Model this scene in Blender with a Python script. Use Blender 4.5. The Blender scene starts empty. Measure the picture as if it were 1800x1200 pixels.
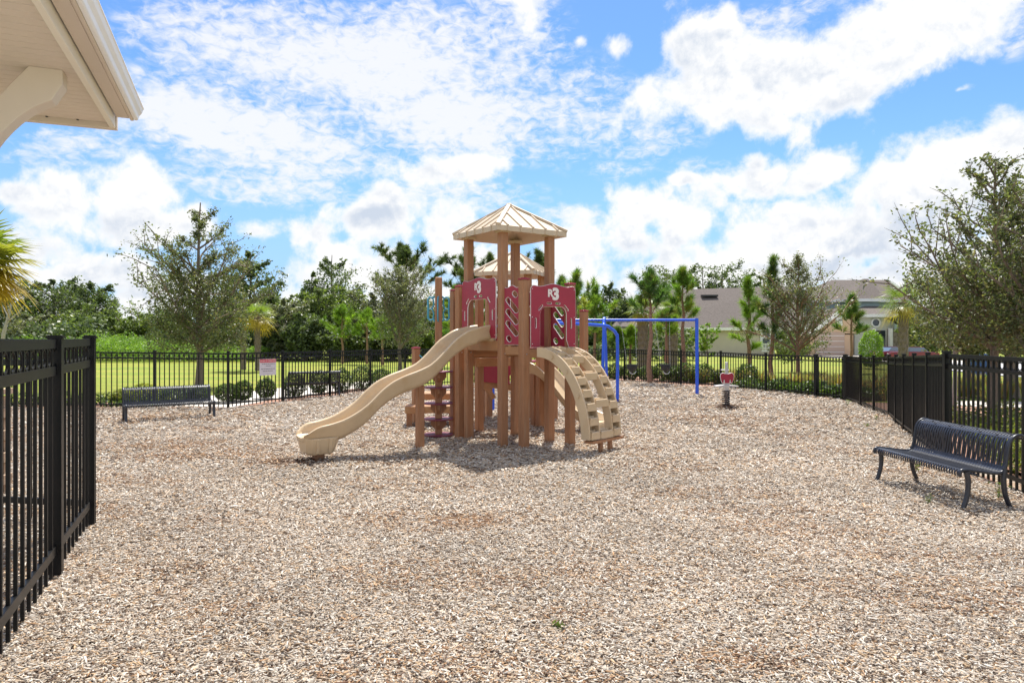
import bpy, math, random
import numpy as np
from mathutils import Vector, Matrix
R = math.radians
EYE, FOC, HOR = 1.8, 1200.0, 590.0      # eye height in m, focal length and horizon row of the 1800x1200 photograph
scn = bpy.context.scene
col = scn.collection
scn.cycles.use_denoising = True
scn.cycles.max_bounces = 7
scn.cycles.transparent_max_bounces = 6

# ---------------------------------------------------------------- camera
cam = bpy.data.cameras.new('camera'); camo = bpy.data.objects.new('camera', cam); col.objects.link(camo)
camo.location = (0, 0, EYE); camo.rotation_euler = (R(90), 0, 0)
cam.sensor_width = 36; cam.lens = 24.0; cam.shift_y = -10 / 1800
cam.clip_start = 0.05; cam.clip_end = 2000
scn.camera = camo

# ---------------------------------------------------------------- light, exposure
SUN_EL, SUN_AZ = R(62), R(7)            # azimuth measured from +Y towards +X
scn.view_settings.view_transform = 'Standard'; scn.view_settings.look = 'None'
scn.view_settings.gamma = 1; scn.view_settings.exposure = 0.62
sl = bpy.data.lights.new('sun', 'SUN'); sl.energy = 5.0; sl.angle = R(0.5); sl.color = (1.0, 0.955, 0.88)
so = bpy.data.objects.new('sun', sl); col.objects.link(so)
sd = Vector((math.sin(SUN_AZ) * math.cos(SUN_EL), math.cos(SUN_AZ) * math.cos(SUN_EL), math.sin(SUN_EL)))
so.rotation_euler = sd.to_track_quat('Z', 'Y').to_euler()

class NT:
    """short hand for building node trees"""
    def __init__(s, tree): s.t = tree; s.t.nodes.clear()
    def n(s, typ, ins=None, **kw):
        nd = s.t.nodes.new(typ)
        for k, v in kw.items(): setattr(nd, k, v)
        for k, v in (ins or {}).items():
            sk = nd.inputs[k]
            if isinstance(v, bpy.types.NodeSocket): s.t.links.new(v, sk)
            else: sk.default_value = v
        return nd
    def m(s, op, a, b=0.0, c=0.0, clamp=False):
        return s.n('ShaderNodeMath', {0: a, 1: b, 2: c}, operation=op, use_clamp=clamp).outputs[0]
    def vm(s, op, a, b=(0, 0, 0)):
        return s.n('ShaderNodeVectorMath', {0: a, 1: b}, operation=op)
    def ss(s, v, a, b, lo=0.0, hi=1.0):
        return s.n('ShaderNodeMapRange', {'Value': v, 'From Min': a, 'From Max': b, 'To Min': lo, 'To Max': hi}, interpolation_type='SMOOTHSTEP').outputs[0]
    def mix(s, f, a, b, blend='MIX'):
        nd = s.n('ShaderNodeMix', None, data_type='RGBA', blend_type=blend)
        for k, v in ((0, f), (6, a), (7, b)):
            if isinstance(v, bpy.types.NodeSocket): s.t.links.new(v, nd.inputs[k])
            else: nd.inputs[k].default_value = v if not (k and len(v) == 3) else (*v, 1)
        return nd.outputs[2]
    def noise(s, vec, scale, detail=4, rough=0.55, dist=0.0):
        return s.n('ShaderNodeTexNoise', {'Vector': vec, 'Scale': scale, 'Detail': detail, 'Roughness': rough, 'Distortion': dist})

# ---------------------------------------------------------------- sky with clouds (all in directions of the sky, azimuth and elevation)
world = bpy.data.worlds.new('World'); scn.world = world; world.use_nodes = True
W = NT(world.node_tree)
SKY_STR = 0.062
sky = W.n('ShaderNodeTexSky', sky_type='NISHITA'); sky.sun_disc = False
sky.sun_elevation = SUN_EL; sky.sun_rotation = SUN_AZ; sky.air_density = 1.0; sky.dust_density = 0.3; sky.ozone_density = 1.6
tc = W.n('ShaderNodeTexCoord')
D = tc.outputs['Generated']
sep = W.n('ShaderNodeSeparateXYZ', {0: D})
az = W.m('ARCTAN2', sep.outputs[0], sep.outputs[1])
el = W.m('ARCSINE', sep.outputs[2])
P0 = W.n('ShaderNodeCombineXYZ', {0: az, 1: el, 2: 0.0}).outputs[0]
# warp the outline a little so that the blobs lose their ellipse look
wn = W.noise(P0, 5.0, 4, 0.6)
warp = W.vm('MULTIPLY', W.vm('SUBTRACT', wn.outputs['Color'], (0.5, 0.5, 0.5)).outputs[0], (0.09, 0.07, 0.0)).outputs[0]
P = W.vm('ADD', P0, warp).outputs[0]
def ang(cx, cy):
    a = math.atan((cx - 900) / FOC)
    return a, math.atan((HOR - cy) / math.hypot(FOC, cx - 900))
def blobs(vec, rows):
    acc = None
    for cx, cy, rx, ry, rot, w in rows:
        a, e = ang(cx, cy); c = math.cos(a)
        mp = W.n('ShaderNodeMapping', {'Vector': vec, 'Location': (a, e, 0), 'Rotation': (0, 0, R(rot)), 'Scale': (rx / FOC * c * c, ry / FOC * c, 1)}, vector_type='TEXTURE')
        ln = W.vm('LENGTH', mp.outputs[0]).outputs['Value']
        v = W.m('MULTIPLY_ADD', ln, -w, w)
        acc = v if acc is None else W.m('SMOOTH_MAX', acc, v, 0.08)
    return acc
cumulus = [  # centre and radii as read off the photograph, turned into angles above
    (1290, 150, 215, 75, 4, 1.2), (1215, 90, 60, 60, 0, .9), (1275, 60, 35, 40, 0, .7), (1500, 110, 215, 85, 22, 1.3), (1640, 50, 120, 60, 15, 1.1), (1500, 185, 90, 45, 10, .9),
    (1340, 205, 130, 35, -8, .8), (1078, 78, 42, 24, 0, .8), (1015, 72, 22, 12, 0, .6), (930, 20, 30, 40, 0, .5),
    (1325, 318, 62, 36, 0, .8), (1440, 305, 85, 34, 20, .85), (1332, 290, 30, 22, 0, .7), (1665, 160, 26, 9, 0, .5), (1190, 328, 28, 9, 0, .5),
    (1130, 375, 62, 62, 0, 1.1), (1110, 420, 80, 50, 0, 1), (1220, 395, 80, 55, 0, 1), (1350, 420, 170, 75, 5, 1.2), (1480, 400, 170, 80, 15, 1.3), (1620, 365, 160, 110, 25, 1.4), (1740, 330, 110, 100, 20, 1.4), (1820, 290, 90, 80, 0, 1.3),
    (1300, 480, 330, 60, 0, 1.2), (1650, 470, 260, 70, 0, 1.2), (1010, 450, 90, 70, 0, .9),
    (815, 300, 105, 30, 5, .95), (605, 325, 24, 11, 0, .5),
    (110, 345, 100, 50, 25, 1.0), (235, 350, 85, 60, -25, 1.1), (250, 390, 150, 42, 0, 1), (30, 330, 60, 24, 0, .8), (50, 430, 95, 60, 0, 1), (140, 465, 110, 45, 0, 1), (230, 470, 80, 45, 0, .9), (455, 408, 58, 26, 0, .9),
    (660, 385, 90, 48, 0, 1.1), (570, 410, 45, 28, 0, .7), (600, 440, 60, 50, 0, .9), (560, 490, 70, 40, 0, .8), (680, 470, 100, 60, 0, 1), (330, 520, 200, 45, 0, .9), (100, 530, 200, 50, 0, 1), (800, 440, 110, 60, 0, .8), (900, 540, 1100, 48, 0, 1.0)]
high = [(620, 110, 430, 120, 0, 1.3), (430, 235, 360, 90, -4, 1.3), (800, 215, 300, 95, 0, 1.2), (900, 80, 140, 130, 0, .8), (1130, 250, 140, 50, 0, .6), (1090, 300, 70, 30, 0, .5), (460, 330, 230, 40, 0, .8),
        (1350, 35, 170, 45, 15, .6), (1230, 300, 130, 22, 0, .35), (780, 350, 260, 35, 0, .6), (1000, 385, 90, 30, 0, .55), (120, 260, 180, 40, 8, .8), (1790, 60, 70, 50, 10, .6), (1010, 200, 140, 110, 0, .8)]
cm = blobs(P, cumulus)
# broken cloud added to the unseen sky beside, above and behind, as fill light
side_ = W.m('MAXIMUM', W.ss(W.m('ABSOLUTE', az), 0.80, 1.15), W.ss(el, 0.55, 0.85))
cm = W.m('ADD', cm, W.m('MULTIPLY', side_, W.m('SUBTRACT', 0.22, W.m('MINIMUM', cm, 0.22))))
n1 = W.noise(D, 12.0, 12, 0.6, 0.15)
dens = W.m('MULTIPLY_ADD', W.m('SUBTRACT', n1.outputs[0], 0.5), 3.6, cm)
cov = W.ss(dens, -0.20, 0.46)
# relief: compare the density with the density a little higher up in the sky
D2 = W.vm('ADD', D, (0.003, 0, 0.012)).outputs[0]
n2 = W.noise(D2, 12.0, 12, 0.6, 0.15)
rel = W.m('SUBTRACT', n1.outputs[0], n2.outputs[0])
big = W.noise(W.vm('MULTIPLY', D, (1, 1, 1.7)).outputs[0], 5.5, 3, 0.5)
shadow_spots = blobs(P, [(1560, 430, 190, 60, 15, 1.0), (1180, 430, 120, 30, 0, .7), (230, 385, 130, 26, 0, .9), (655, 385, 80, 24, 0, .9), (180, 500, 150, 26, 0, .8), (700, 450, 70, 40, 0, .7), (1700, 400, 120, 50, 20, .9)])
sh = W.m('ADD', W.m('MULTIPLY', rel, -4.5), W.m('MULTIPLY', W.m('MAXIMUM', shadow_spots, 0.0), 0.95))
sh = W.m('ADD', sh, W.m('MULTIPLY', W.m('SUBTRACT', big.outputs[0], 0.5), 2.0))
sh = W.m('MULTIPLY', W.ss(sh, -0.25, 1.0), W.ss(dens, 0.1, 0.7))
k = 1 / SKY_STR
ccol = W.mix(sh, (0.68 * k, 0.68 * k, 0.68 * k), (0.42 * k, 0.47 * k, 0.55 * k))
# high thin ripples
hm = blobs(P, high)
rip = W.noise(W.vm('MULTIPLY', D, (1.0, 0.8, 1.9)).outputs[0], 54.0, 5, 0.6, 0.5)
rip2 = W.noise(W.vm('MULTIPLY', D, (1.0, 1, 2.4)).outputs[0], 6.0, 4, 0.6, 0.3)
hd = W.m('ADD', W.m('MULTIPLY', W.m('MAXIMUM', hm, 0.0, clamp=True), 0.80), W.m('MULTIPLY', W.m('SUBTRACT', rip.outputs[0], 0.5), 1.75))
hd = W.m('ADD', hd, W.m('MULTIPLY', W.m('SUBTRACT', rip2.outputs[0], 0.5), 1.5))
hcov = W.m('MULTIPLY', W.ss(hd, -0.12, 0.80), W.ss(hm, 0.0, 0.3))
hcov = W.m('MULTIPLY', hcov, 0.92)
skyc = W.mix(1.0, sky.outputs[0], (1.02, 1.42, 1.98), 'MULTIPLY')
skyc = W.mix(W.ss(el, 0.30, 0.0, 0.0, 0.85), skyc, (0.27 * k, 0.42 * k, 0.60 * k))
c1 = W.mix(hcov, skyc, (0.64 * k, 0.645 * k, 0.66 * k))
c2 = W.mix(cov, c1, ccol)
bg = W.n('ShaderNodeBackground', {'Color': c2, 'Strength': SKY_STR})
wo = W.n('ShaderNodeOutputWorld', {'Surface': bg.outputs[0]})
world.cycles.sampling_method = 'MANUAL'; world.cycles.sample_map_resolution = 512

# ---------------------------------------------------------------- materials
MATS = {}
def pmat(name, c, rough=0.6, bump=0.0, bscale=60.0, var=0.0, vscale=8.0, metal=0.0, spec=0.5, stretch=(1, 1, 1), dirt=None, attr=None, trans=0.0, coat=0.0):
    if name in MATS: return MATS[name]
    m = bpy.data.materials.new(name); m.use_nodes = True; N = NT(m.node_tree)
    t = N.n('ShaderNodeTexCoord').outputs['Object']
    t = N.vm('MULTIPLY', t, stretch).outputs[0]
    c3 = tuple(c)[:3]
    colr = N.n('ShaderNodeRGB'); colr.outputs[0].default_value = (*c3, 1); cc = colr.outputs[0]
    if attr:
        a = N.n('ShaderNodeAttribute', attribute_name=attr); cc = a.outputs['Color']
    if var:
        f = N.noise(t, vscale, 6, 0.6).outputs[0]
        v = N.n('ShaderNodeMapRange', {'Value': f, 'From Min': .3, 'From Max': .7, 'To Min': 1 - var, 'To Max': 1 + var}).outputs[0]
        cc = N.n('ShaderNodeVectorMath', {0: cc, 1: N.n('ShaderNodeCombineXYZ', {0: v, 1: v, 2: v}).outputs[0]}, operation='MULTIPLY').outputs[0]
    if dirt:
        f = N.ss(N.noise(t, dirt[1], 5, 0.65).outputs[0], 0.5, 0.72)
        cc = N.mix(N.m('MULTIPLY', f, dirt[2]), cc, dirt[0])
    ins = {'Base Color': cc, 'Roughness': rough, 'Metallic': metal, 'Specular IOR Level': spec, 'Coat Weight': coat}
    if bump:
        b = N.n('ShaderNodeBump', {'Height': N.noise(t, bscale, 5, 0.6).outputs[0], 'Strength': bump, 'Distance': 0.01}); ins['Normal'] = b.outputs[0]
    bs = N.n('ShaderNodeBsdfPrincipled', ins); out = bs.outputs[0]
    if trans:
        tr = N.n('ShaderNodeBsdfTranslucent', {'Color': N.mix(1.0, cc, (1.35, 1.45, 0.7), 'MULTIPLY')})
        out = N.n('ShaderNodeMixShader', {0: trans, 1: bs.outputs[0], 2: tr.outputs[0]}).outputs[0]
    N.n('ShaderNodeOutputMaterial', {'Surface': out})
    MATS[name] = m; return m

M_post = pmat('recycled_lumber', (0.365, 0.172, 0.080), 0.55, 0.35, 30, 0.13, 5, stretch=(6, 6, .6), dirt=((0.42, 0.31, 0.20), 3, .3))
M_beam = pmat('lumber_beam', (0.40, 0.20, 0.088), 0.6, 0.25, 40, 0.12, 3, dirt=((0.50, 0.37, 0.19), 4, .5))
M_tan = pmat('tan_plastic', (0.60, 0.455, 0.285), 0.36, 0.08, 90, 0.06, 2.5, dirt=((0.50, 0.31, 0.14), 3.2, .35), spec=.45)
M_roof = pmat('roof_plastic', (0.57, 0.455, 0.325), 0.5, 0.1, 70, 0.05, 4, dirt=((0.55, 0.40, 0.26), 5, .35))
M_burg = pmat('burgundy_panel', (0.33, 0.018, 0.046), 0.42, 0.1, 200, 0.06, 6)
M_core = pmat('white_core', (0.78, 0.74, 0.70), 0.5, var=.04)
M_cap = pmat('burgundy_cap', (0.33, 0.02, 0.05), 0.45)
M_blue = pmat('blue_powder_coat', (0.012, 0.10, 0.72), 0.3, var=.05, coat=.3)
M_teal = pmat('teal_handle', (0.07, 0.33, 0.46), 0.4, var=.08)
M_black = pmat('black_fence', (0.006, 0.0065, 0.007), 0.38, 0.05, 80, .1, spec=.3, dirt=((0.025, 0.022, 0.02), 6, .3))
M_bench = pmat('dark_bench_coating', (0.018, 0.021, 0.031), 0.33, 0.12, 120, .1, spec=.6, dirt=((0.06, 0.06, 0.065), 9, .4))
M_rubber = pmat('black_rubber', (0.02, 0.02, 0.022), 0.5)
M_silver = pmat('silver_metal', (0.62, 0.62, 0.64), 0.32, metal=.8)
M_chain = pmat('chain_metal', (0.42, 0.42, 0.43), 0.4, metal=.7)
M_dirt = pmat('dark_soil', (0.10, 0.055, 0.032), 0.95, 1.0, 60, .5, 30)

# ---------------------------------------------------------------- helpers
def tag(o, label=None, cat=None, group=None, kind=None):
    if label: o['label'] = label
    if cat: o['category'] = cat
    if group: o['group'] = group
    if kind: o['kind'] = kind
    return o
def thing(name, label, cat, loc=(0, 0, 0), rz=0.0, group=None):
    o = bpy.data.objects.new(name, None); col.objects.link(o); o.empty_display_size = .2
    o.location = loc; o.rotation_euler = (0, 0, rz)
    return tag(o, label, cat, group)
def wl(o):
    v = Vector((0, 0, 0))
    while o is not None: v += o.location; o = o.parent
    return v
class MB:
    def __init__(s): s.v = []; s.f = []; s.mi = []
    def add(s, vs, fs, mi=0):
        b = len(s.v); s.v.extend(tuple(x) for x in vs)
        s.f.extend(tuple(b + i for i in f) for f in fs); s.mi.extend([mi] * len(fs)); return s
    def box(s, c, d, rz=0.0, mi=0, mat=None, bev=0.0):
        x, y, z = d[0] / 2, d[1] / 2, d[2] / 2
        Mx = mat if mat is not None else Matrix.Rotation(rz, 3, 'Z')
        c = Vector(c)
        if bev and min(x, y) > bev:   # chamfer along the local z edges and the ends
            ring = [(-x + bev, -y), (x - bev, -y), (x, -y + bev), (x, y - bev), (x - bev, y), (-x + bev, y), (-x, y - bev), (-x, -y + bev)]
            k = (1 - bev / x), (1 - bev / y)
            vs = []
            for zz, q in ((-z, 1), (z - bev, 1), (z, 0)):
                for a, b in ring: vs.append(c + Mx @ Vector((a * (1 if q else k[0]), b * (1 if q else k[1]), zz)))
            fs = [tuple(range(7, -1, -1)), tuple(range(16, 24))]
            for r_ in (0, 8): fs += [(r_ + i, r_ + (i + 1) % 8, r_ + 8 + (i + 1) % 8, r_ + 8 + i) for i in range(8)]
            return s.add(vs, fs, mi)
        vs = [c + Mx @ Vector((sx * x, sy * y, sz * z)) for sz in (-1, 1) for sy in (-1, 1) for sx in (-1, 1)]
        return s.add(vs, [(0, 2, 3, 1), (4, 5, 7, 6), (0, 1, 5, 4), (2, 6, 7, 3), (0, 4, 6, 2), (1, 3, 7, 5)], mi)
    def bar(s, a, b, w, h, up=(0, 0, 1), mi=0, bev=0.0):
        """box from a to b, w across, h along up"""
        a, b, up = Vector(a), Vector(b), Vector(up)
        z = (b - a); L = z.length; z = z / L
        x = up.cross(z)
        if x.length < 1e-5: x = Vector((1, 0, 0)).cross(z)
        x.normalize(); y = z.cross(x)
        return s.box((a + b) / 2, (w, h, L), mat=Matrix((x, y, z)).transposed(), mi=mi, bev=bev)
    def tube(s, pts, r, n=8, cap=True, mi=0):
        pts = [Vector(p) for p in pts]; k = len(pts)
        rs = r if hasattr(r, '__len__') else [r] * k
        t0 = (pts[1] - pts[0]).normalized(); u = t0.orthogonal().normalized()
        vs = []
        for i, p in enumerate(pts):
            t = (pts[min(i + 1, k - 1)] - pts[max(i - 1, 0)])
            t = t.normalized() if t.length > 1e-9 else t0
            u = u - t * u.dot(t)
            u = u.normalized() if u.length > 1e-6 else t.orthogonal().normalized()
            w = t.cross(u)
            for j in range(n):
                a = 2 * math.pi * j / n; vs.append(p + (u * math.cos(a) + w * math.sin(a)) * rs[i])
        fs = [(i * n + j, i * n + (j + 1) % n, (i + 1) * n + (j + 1) % n, (i + 1) * n + j) for i in range(k - 1) for j in range(n)]
        if cap: fs += [tuple(range(n - 1, -1, -1)), tuple(range((k - 1) * n, k * n))]
        return s.add(vs, fs, mi)
    def sweep(s, rings, closed=True, cap=True, mi=0):
        n = len(rings[0]); vs = [p for r_ in rings for p in r_]
        m = n if closed else n - 1
        fs = [(i * n + j, i * n + (j + 1) % n, (i + 1) * n + (j + 1) % n, (i + 1) * n + j) for i in range(len(rings) - 1) for j in range(m)]
        if cap and closed: fs += [tuple(range(n - 1, -1, -1)), tuple(range((len(rings) - 1) * n, len(rings) * n))]
        return s.add(vs, fs, mi)
    def prism(s, poly, o, ax, ay, th, mi=0):
        """polygon in plane (o, ax, ay), thickened by th along ax x ay, centred"""
        o, ax, ay = Vector(o), Vector(ax), Vector(ay); nz = ax.cross(ay).normalized() * (th / 2)
        A = [o + ax * a + ay * b for a, b in poly]; n = len(A)
        return s.add([p - nz for p in A] + [p + nz for p in A], [tuple(range(n - 1, -1, -1)), tuple(range(n, 2 * n))] + [(i, (i + 1) % n, n + (i + 1) % n, n + i) for i in range(n)], mi)
    def lathe(s, prof, c, n=24, mi=0):
        c = Vector(c)
        rings = [[c + Vector((r_ * math.cos(2 * math.pi * j / n), r_ * math.sin(2 * math.pi * j / n), z)) for j in range(n)] for r_, z in prof]
        return s.sweep(rings, mi=mi)
    def build(s, name, mat, parent=None, smooth=None, bevel=0.0):
        me = bpy.data.meshes.new(name)
        off = wl(parent) if parent is not None else Vector((0, 0, 0))
        me.from_pydata([(v[0] - off.x, v[1] - off.y, v[2] - off.z) for v in s.v], [], s.f)
        ms = mat if isinstance(mat, (list, tuple)) else [mat]
        for m in ms: me.materials.append(m)
        if len(ms) > 1: me.polygons.foreach_set('material_index', s.mi)
        if smooth:
            me.polygons.foreach_set('use_smooth', [True] * len(me.polygons)); me.set_sharp_from_angle(angle=R(smooth))
        me.update()
        o = bpy.data.objects.new(name, me); col.objects.link(o)
        if parent is not None: o.parent = parent
        if bevel:
            b = o.modifiers.new('bevel', 'BEVEL'); b.width = bevel; b.segments = 2; b.limit_method = 'ANGLE'; b.angle_limit = R(40)
        return o
def children(o): return [c for c in list(bpy.data.objects) if c.parent == o]
def copy_tree(o, parent=None, kids=None):
    c = o.copy(); col.objects.link(c)
    if parent is not None: c.parent = parent
    for ch in children(o): copy_tree(ch, c)
    return c
def gp(px, py):
    """ground point seen at a photograph position"""
    Y = FOC * EYE / (py - HOR); return ((px - 900) / FOC * Y, Y)
def zat(py, Y): return EYE - (py - HOR) * Y / FOC
def fast_mesh(name, verts, faces, mat, parent=None, colr=None, attr='tint', smooth=False):
    """numpy arrays: verts Nx3, faces Mxk; colr per vertex Nx3"""
    off = wl(parent) if parent is not None else Vector((0, 0, 0))
    v = (np.asarray(verts, dtype=np.float32) - np.array(off[:], dtype=np.float32)); f = np.asarray(faces, dtype=np.int32)
    me = bpy.data.meshes.new(name); k = f.shape[1]
    me.vertices.add(len(v)); me.vertices.foreach_set('co', v.ravel())
    me.loops.add(f.size); me.loops.foreach_set('vertex_index', f.ravel())
    me.polygons.add(len(f)); me.polygons.foreach_set('loop_start', np.arange(0, f.size, k, dtype=np.int32))
    me.update(calc_edges=True)
    if colr is not None:
        a = me.color_attributes.new(attr, 'FLOAT_COLOR', 'POINT')
        a.data.foreach_set('color', np.concatenate([colr, np.ones((len(colr), 1))], 1).astype(np.float32).ravel())
    me.materials.append(mat)
    if smooth: me.polygons.foreach_set('use_smooth', np.ones(len(f), dtype=bool))
    o = bpy.data.objects.new(name, me); col.objects.link(o)
    if parent is not None: o.parent = parent
    return o
# ================================================================ SETTING
# play area outline: feet of the fence posts (photograph positions) turned into ground points
BACK_L = [gp(*p) for p in [(148, 719), (272, 717), (401, 717), (497, 707), (580, 697), (651, 688), (712, 681)]]
BACK_M = [BACK_L[-1], (-1.9, 25.3), (0.1, 26.6), (2.2, 27.2), gp(1098, 669)]
BACK_R = [gp(*p) for p in [(1098, 669), (1197, 677), (1267, 681), (1346, 689), (1434, 697)]] + [gp(1486, 704)]
RIGHT_F = [gp(1486, 704), gp(1513, 714.7), gp(1536, 722.7), gp(1562.7, 733.3), gp(1575, 745), gp(1589, 757), gp(1607, 771), gp(1631, 790), gp(1664, 816)]
RIGHT_N = [gp(1664, 816), (5.5, 6.3)]
LEFT_N = [gp(158, 923), gp(98, 1012), (-2.6, 3.22), (-1.99, 1.8)]
LEFT_S = [gp(158, 923), (-5.6, 6.75), (-7.2, 7.0)]

def relief(x, y):
    h = 0.014 + 0.014 * np.sin(x * 1.7 + 0.6 * y) * np.cos(y * 1.3 - .4 * x) + 0.010 * np.sin(3.9 * x + 1.2) * np.sin(3.1 * y) + .005 * np.sin(9 * x + 4 * y) * np.sin(7.7 * y - 3 * x)
    for mx, my, r_, hh in ((-3.3, 9.45, .5, .04), (5.3, 16.9, .5, .06), (-1.3, 12.2, .7, -.03), (1.5, 10.1, .5, .03)):
        h = h + hh * np.exp(-((x - mx) ** 2 + (y - my) ** 2) / r_ ** 2)
    return h
def strip_grid(name, x0, x1, y0, y1, nx, ny, mat, z=0.0, fn=None):
    X, Y = np.meshgrid(np.linspace(x0, x1, nx), np.linspace(y0, y1, ny))
    Z = np.full_like(X, z) + (fn(X, Y) if fn else 0)
    v = np.stack([X.ravel(), Y.ravel(), Z.ravel()], 1)
    i = np.arange(nx * ny).reshape(ny, nx)
    f = np.stack([i[:-1, :-1].ravel(), i[:-1, 1:].ravel(), i[1:, 1:].ravel(), i[1:, :-1].ravel()], 1)
    return fast_mesh(name, v, f, mat, smooth=True)

# wood chips: colour picked per chip
def chip_material(name, with_attr):
    m = bpy.data.materials.new(name); m.use_nodes = True; N = NT(m.node_tree)
    if with_attr:
        c = N.n('ShaderNodeAttribute', attribute_name='tint').outputs['Color']
        t = N.n('ShaderNodeTexCoord').outputs['Object']
        g = N.noise(t, 140, 3, .6).outputs[0]
        v = N.n('ShaderNodeMapRange', {'Value': g, 'From Min': .3, 'From Max': .7, 'To Min': .82, 'To Max': 1.15}).outputs[0]
        c = N.vm('MULTIPLY', c, N.n('ShaderNodeCombineXYZ', {0: v, 1: v, 2: v}).outputs[0]).outputs[0]
        bs = N.n('ShaderNodeBsdfPrincipled', {'Base Color': c, 'Roughness': .75, 'Specular IOR Level': .3})
    else:
        t = N.n('ShaderNodeTexCoord').outputs['Object']
        wv = N.vm('ADD', t, N.vm('MULTIPLY', N.noise(t, 14, 2).outputs['Color'], (.08, .08, .08)).outputs[0]).outputs[0]
        vor = N.n('ShaderNodeTexVoronoi', {'Vector': N.vm('MULTIPLY', wv, (1, 1.7, 1)).outputs[0], 'Scale': 24.0, 'Randomness': 1.0})
        s1 = N.n('ShaderNodeSeparateColor', {0: vor.outputs['Color']}).outputs[0]
        rmp = N.n('ShaderNodeValToRGB', {0: s1}); cr = rmp.color_ramp
        stops = [(0, (.09, .05, .03)), (.13, (.18, .13, .09)), (.27, (.33, .27, .21)), (.45, (.40, .31, .22)), (.6, (.47, .39, .31)), (.8, (.55, .49, .42)), (1, (.42, .29, .17))]
        cr.elements[0].position = 0; cr.elements[0].color = (*stops[0][1], 1)
        cr.elements[1].position = 1; cr.elements[1].color = (*stops[-1][1], 1)
        for p_, c_ in stops[1:-1]:
            e = cr.elements.new(p_); e.color = (*c_, 1)
        n = N.ss(N.noise(t, .55, 5, .65).outputs[0], .52, .68)
        c = N.mix(N.m('MULTIPLY', n, .45), rmp.outputs[0], (.36, .20, .10))
        b = N.n('ShaderNodeBump', {'Height': N.m('ADD', vor.outputs['Distance'], N.m('MULTIPLY', N.noise(t, 45, 3).outputs[0], .6)), 'Strength': .9, 'Distance': .03})
        bs = N.n('ShaderNodeBsdfPrincipled', {'Base Color': c, 'Roughness': .85, 'Normal': b.outputs[0], 'Specular IOR Level': .2})
    N.n('ShaderNodeOutputMaterial', {'Surface': bs.outputs[0]})
    return m
M_chips = chip_material('wood_chips', True); M_chipbed = chip_material('wood_chip_bed', False)

def grass_mat(name, c1, c2, c3):
    m = bpy.data.materials.new(name); m.use_nodes = True; N = NT(m.node_tree)
    t = N.n('ShaderNodeTexCoord').outputs['Object']
    a = N.ss(N.noise(N.vm('MULTIPLY', t, (.25, 1, 1)).outputs[0], .5, 5, .6).outputs[0], .38, .62)
    c = N.mix(a, c1, c2)
    b_ = N.ss(N.noise(t, 9, 6, .7).outputs[0], .4, .65)
    c = N.mix(N.m('MULTIPLY', b_, .55), c, c3)
    bp = N.n('ShaderNodeBump', {'Height': N.noise(t, 60, 4, .7).outputs[0], 'Strength': .8, 'Distance': .03})
    bs = N.n('ShaderNodeBsdfPrincipled', {'Base Color': c, 'Roughness': .9, 'Normal': bp.outputs[0], 'Specular IOR Level': .15})
    N.n('ShaderNodeOutputMaterial', {'Surface': bs.outputs[0]}); return m
M_lawn = grass_mat('lawn_grass', (.21, .27, .04), (.33, .32, .06), (.14, .20, .03))
M_mulch = pmat('mulch', (.34, .19, .13), .95, 1, 40, .45, 22)
M_conc = pmat('concrete', (.58, .53, .47), .85, .3, 60, .08, 3, dirt=((.4, .35, .3), 2, .3))
M_road = pmat('road_surface', (.36, .355, .35), .9, .3, 80, .08, 2)

lawn = strip_grid('lawn', -260, 260, -40, 420, 60, 60, M_lawn, -0.034); tag(lawn, 'bright yellow-green mown lawn beyond the black fence', kind='structure')
# play surface: chip bed inside the fences
mb = MB()
ring = [(-7.2, 7.0)] + [LEFT_S[0]] + [(-4.0, 6.6)]
bed = strip_grid('wood_chip_ground', -14.0, 6.6, 1.2, 17.0, 240, 190, M_chipbed, -0.008, lambda X, Y: relief(X, Y) * np.clip((6.4 - X) * 2, 0, 1) * np.clip((17.0 - Y) * 2, 0, 1))
tag(bed, 'wood chip play surface inside the fence', kind='structure')
def flat_poly(name, pts, z, mat, label, th=0.0):
    m = MB(); n = len(pts)
    m.add([(x, y, z) for x, y in pts], [tuple(range(n))])
    if th: m.add([(x, y, z) for x, y in pts] + [(x, y, z - th) for x, y in pts], [(i, n + i, n + (i + 1) % n, (i + 1) % n) for i in range(n)])
    o = m.build(name, mat); tag(o, label, kind='structure'); return o
flat_poly('wood_chip_ground', [(6.55, 16.95), (6.55, 1.2), (6.7, 1.2), (6.7, 10.6), (7.1, 12), (8.5, 15.1), (9.6, 18.6)] + [(x + .1, y + .1) for x, y in BACK_R][::-1][1:] + BACK_M[1:-1][::-1] + [(x + .05, y + .12) for x, y in BACK_L[3:]][::-1] + [(-7.0, 17.1), (-7.0, 16.95)], -0.004, M_chipbed, 'far part of the wood chip play surface')
# planting strips of mulch outside the fence
def offset_strip(line, d0, d1, z, mat, name, label):
    a = []; b = []
    for i, p in enumerate(line):
        q0 = Vector(line[max(i - 1, 0)]); q1 = Vector(line[min(i + 1, len(line) - 1)])
        t = (q1 - q0).normalized(); nrm = Vector((-t.y, t.x))
        a.append(tuple(Vector(p) + nrm * d0)); b.append(tuple(Vector(p) + nrm * d1))
    return flat_poly(name, a + b[::-1], z, mat, label)
offset_strip([(-13, 17.0)] + BACK_L[1:], .12, 1.5, -.006, M_mulch, 'planting_bed', 'mulch strip with shrubs behind the left fence')
offset_strip([BACK_M[-2]] + BACK_R, .12, 4.2, -.006, M_mulch, 'planting_bed', 'mulch bed with grasses behind the right fence')
flat_poly('planting_bed', [(5.95, 9.6), (5.75, 8), (5.6, 6), (9, 4), (14, 9), (17, 17.6), (9.4, 18.6), (8.6, 15.2), (7.3, 12.2)], -.004, M_mulch, 'mulch bed beside the right fence')
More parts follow.
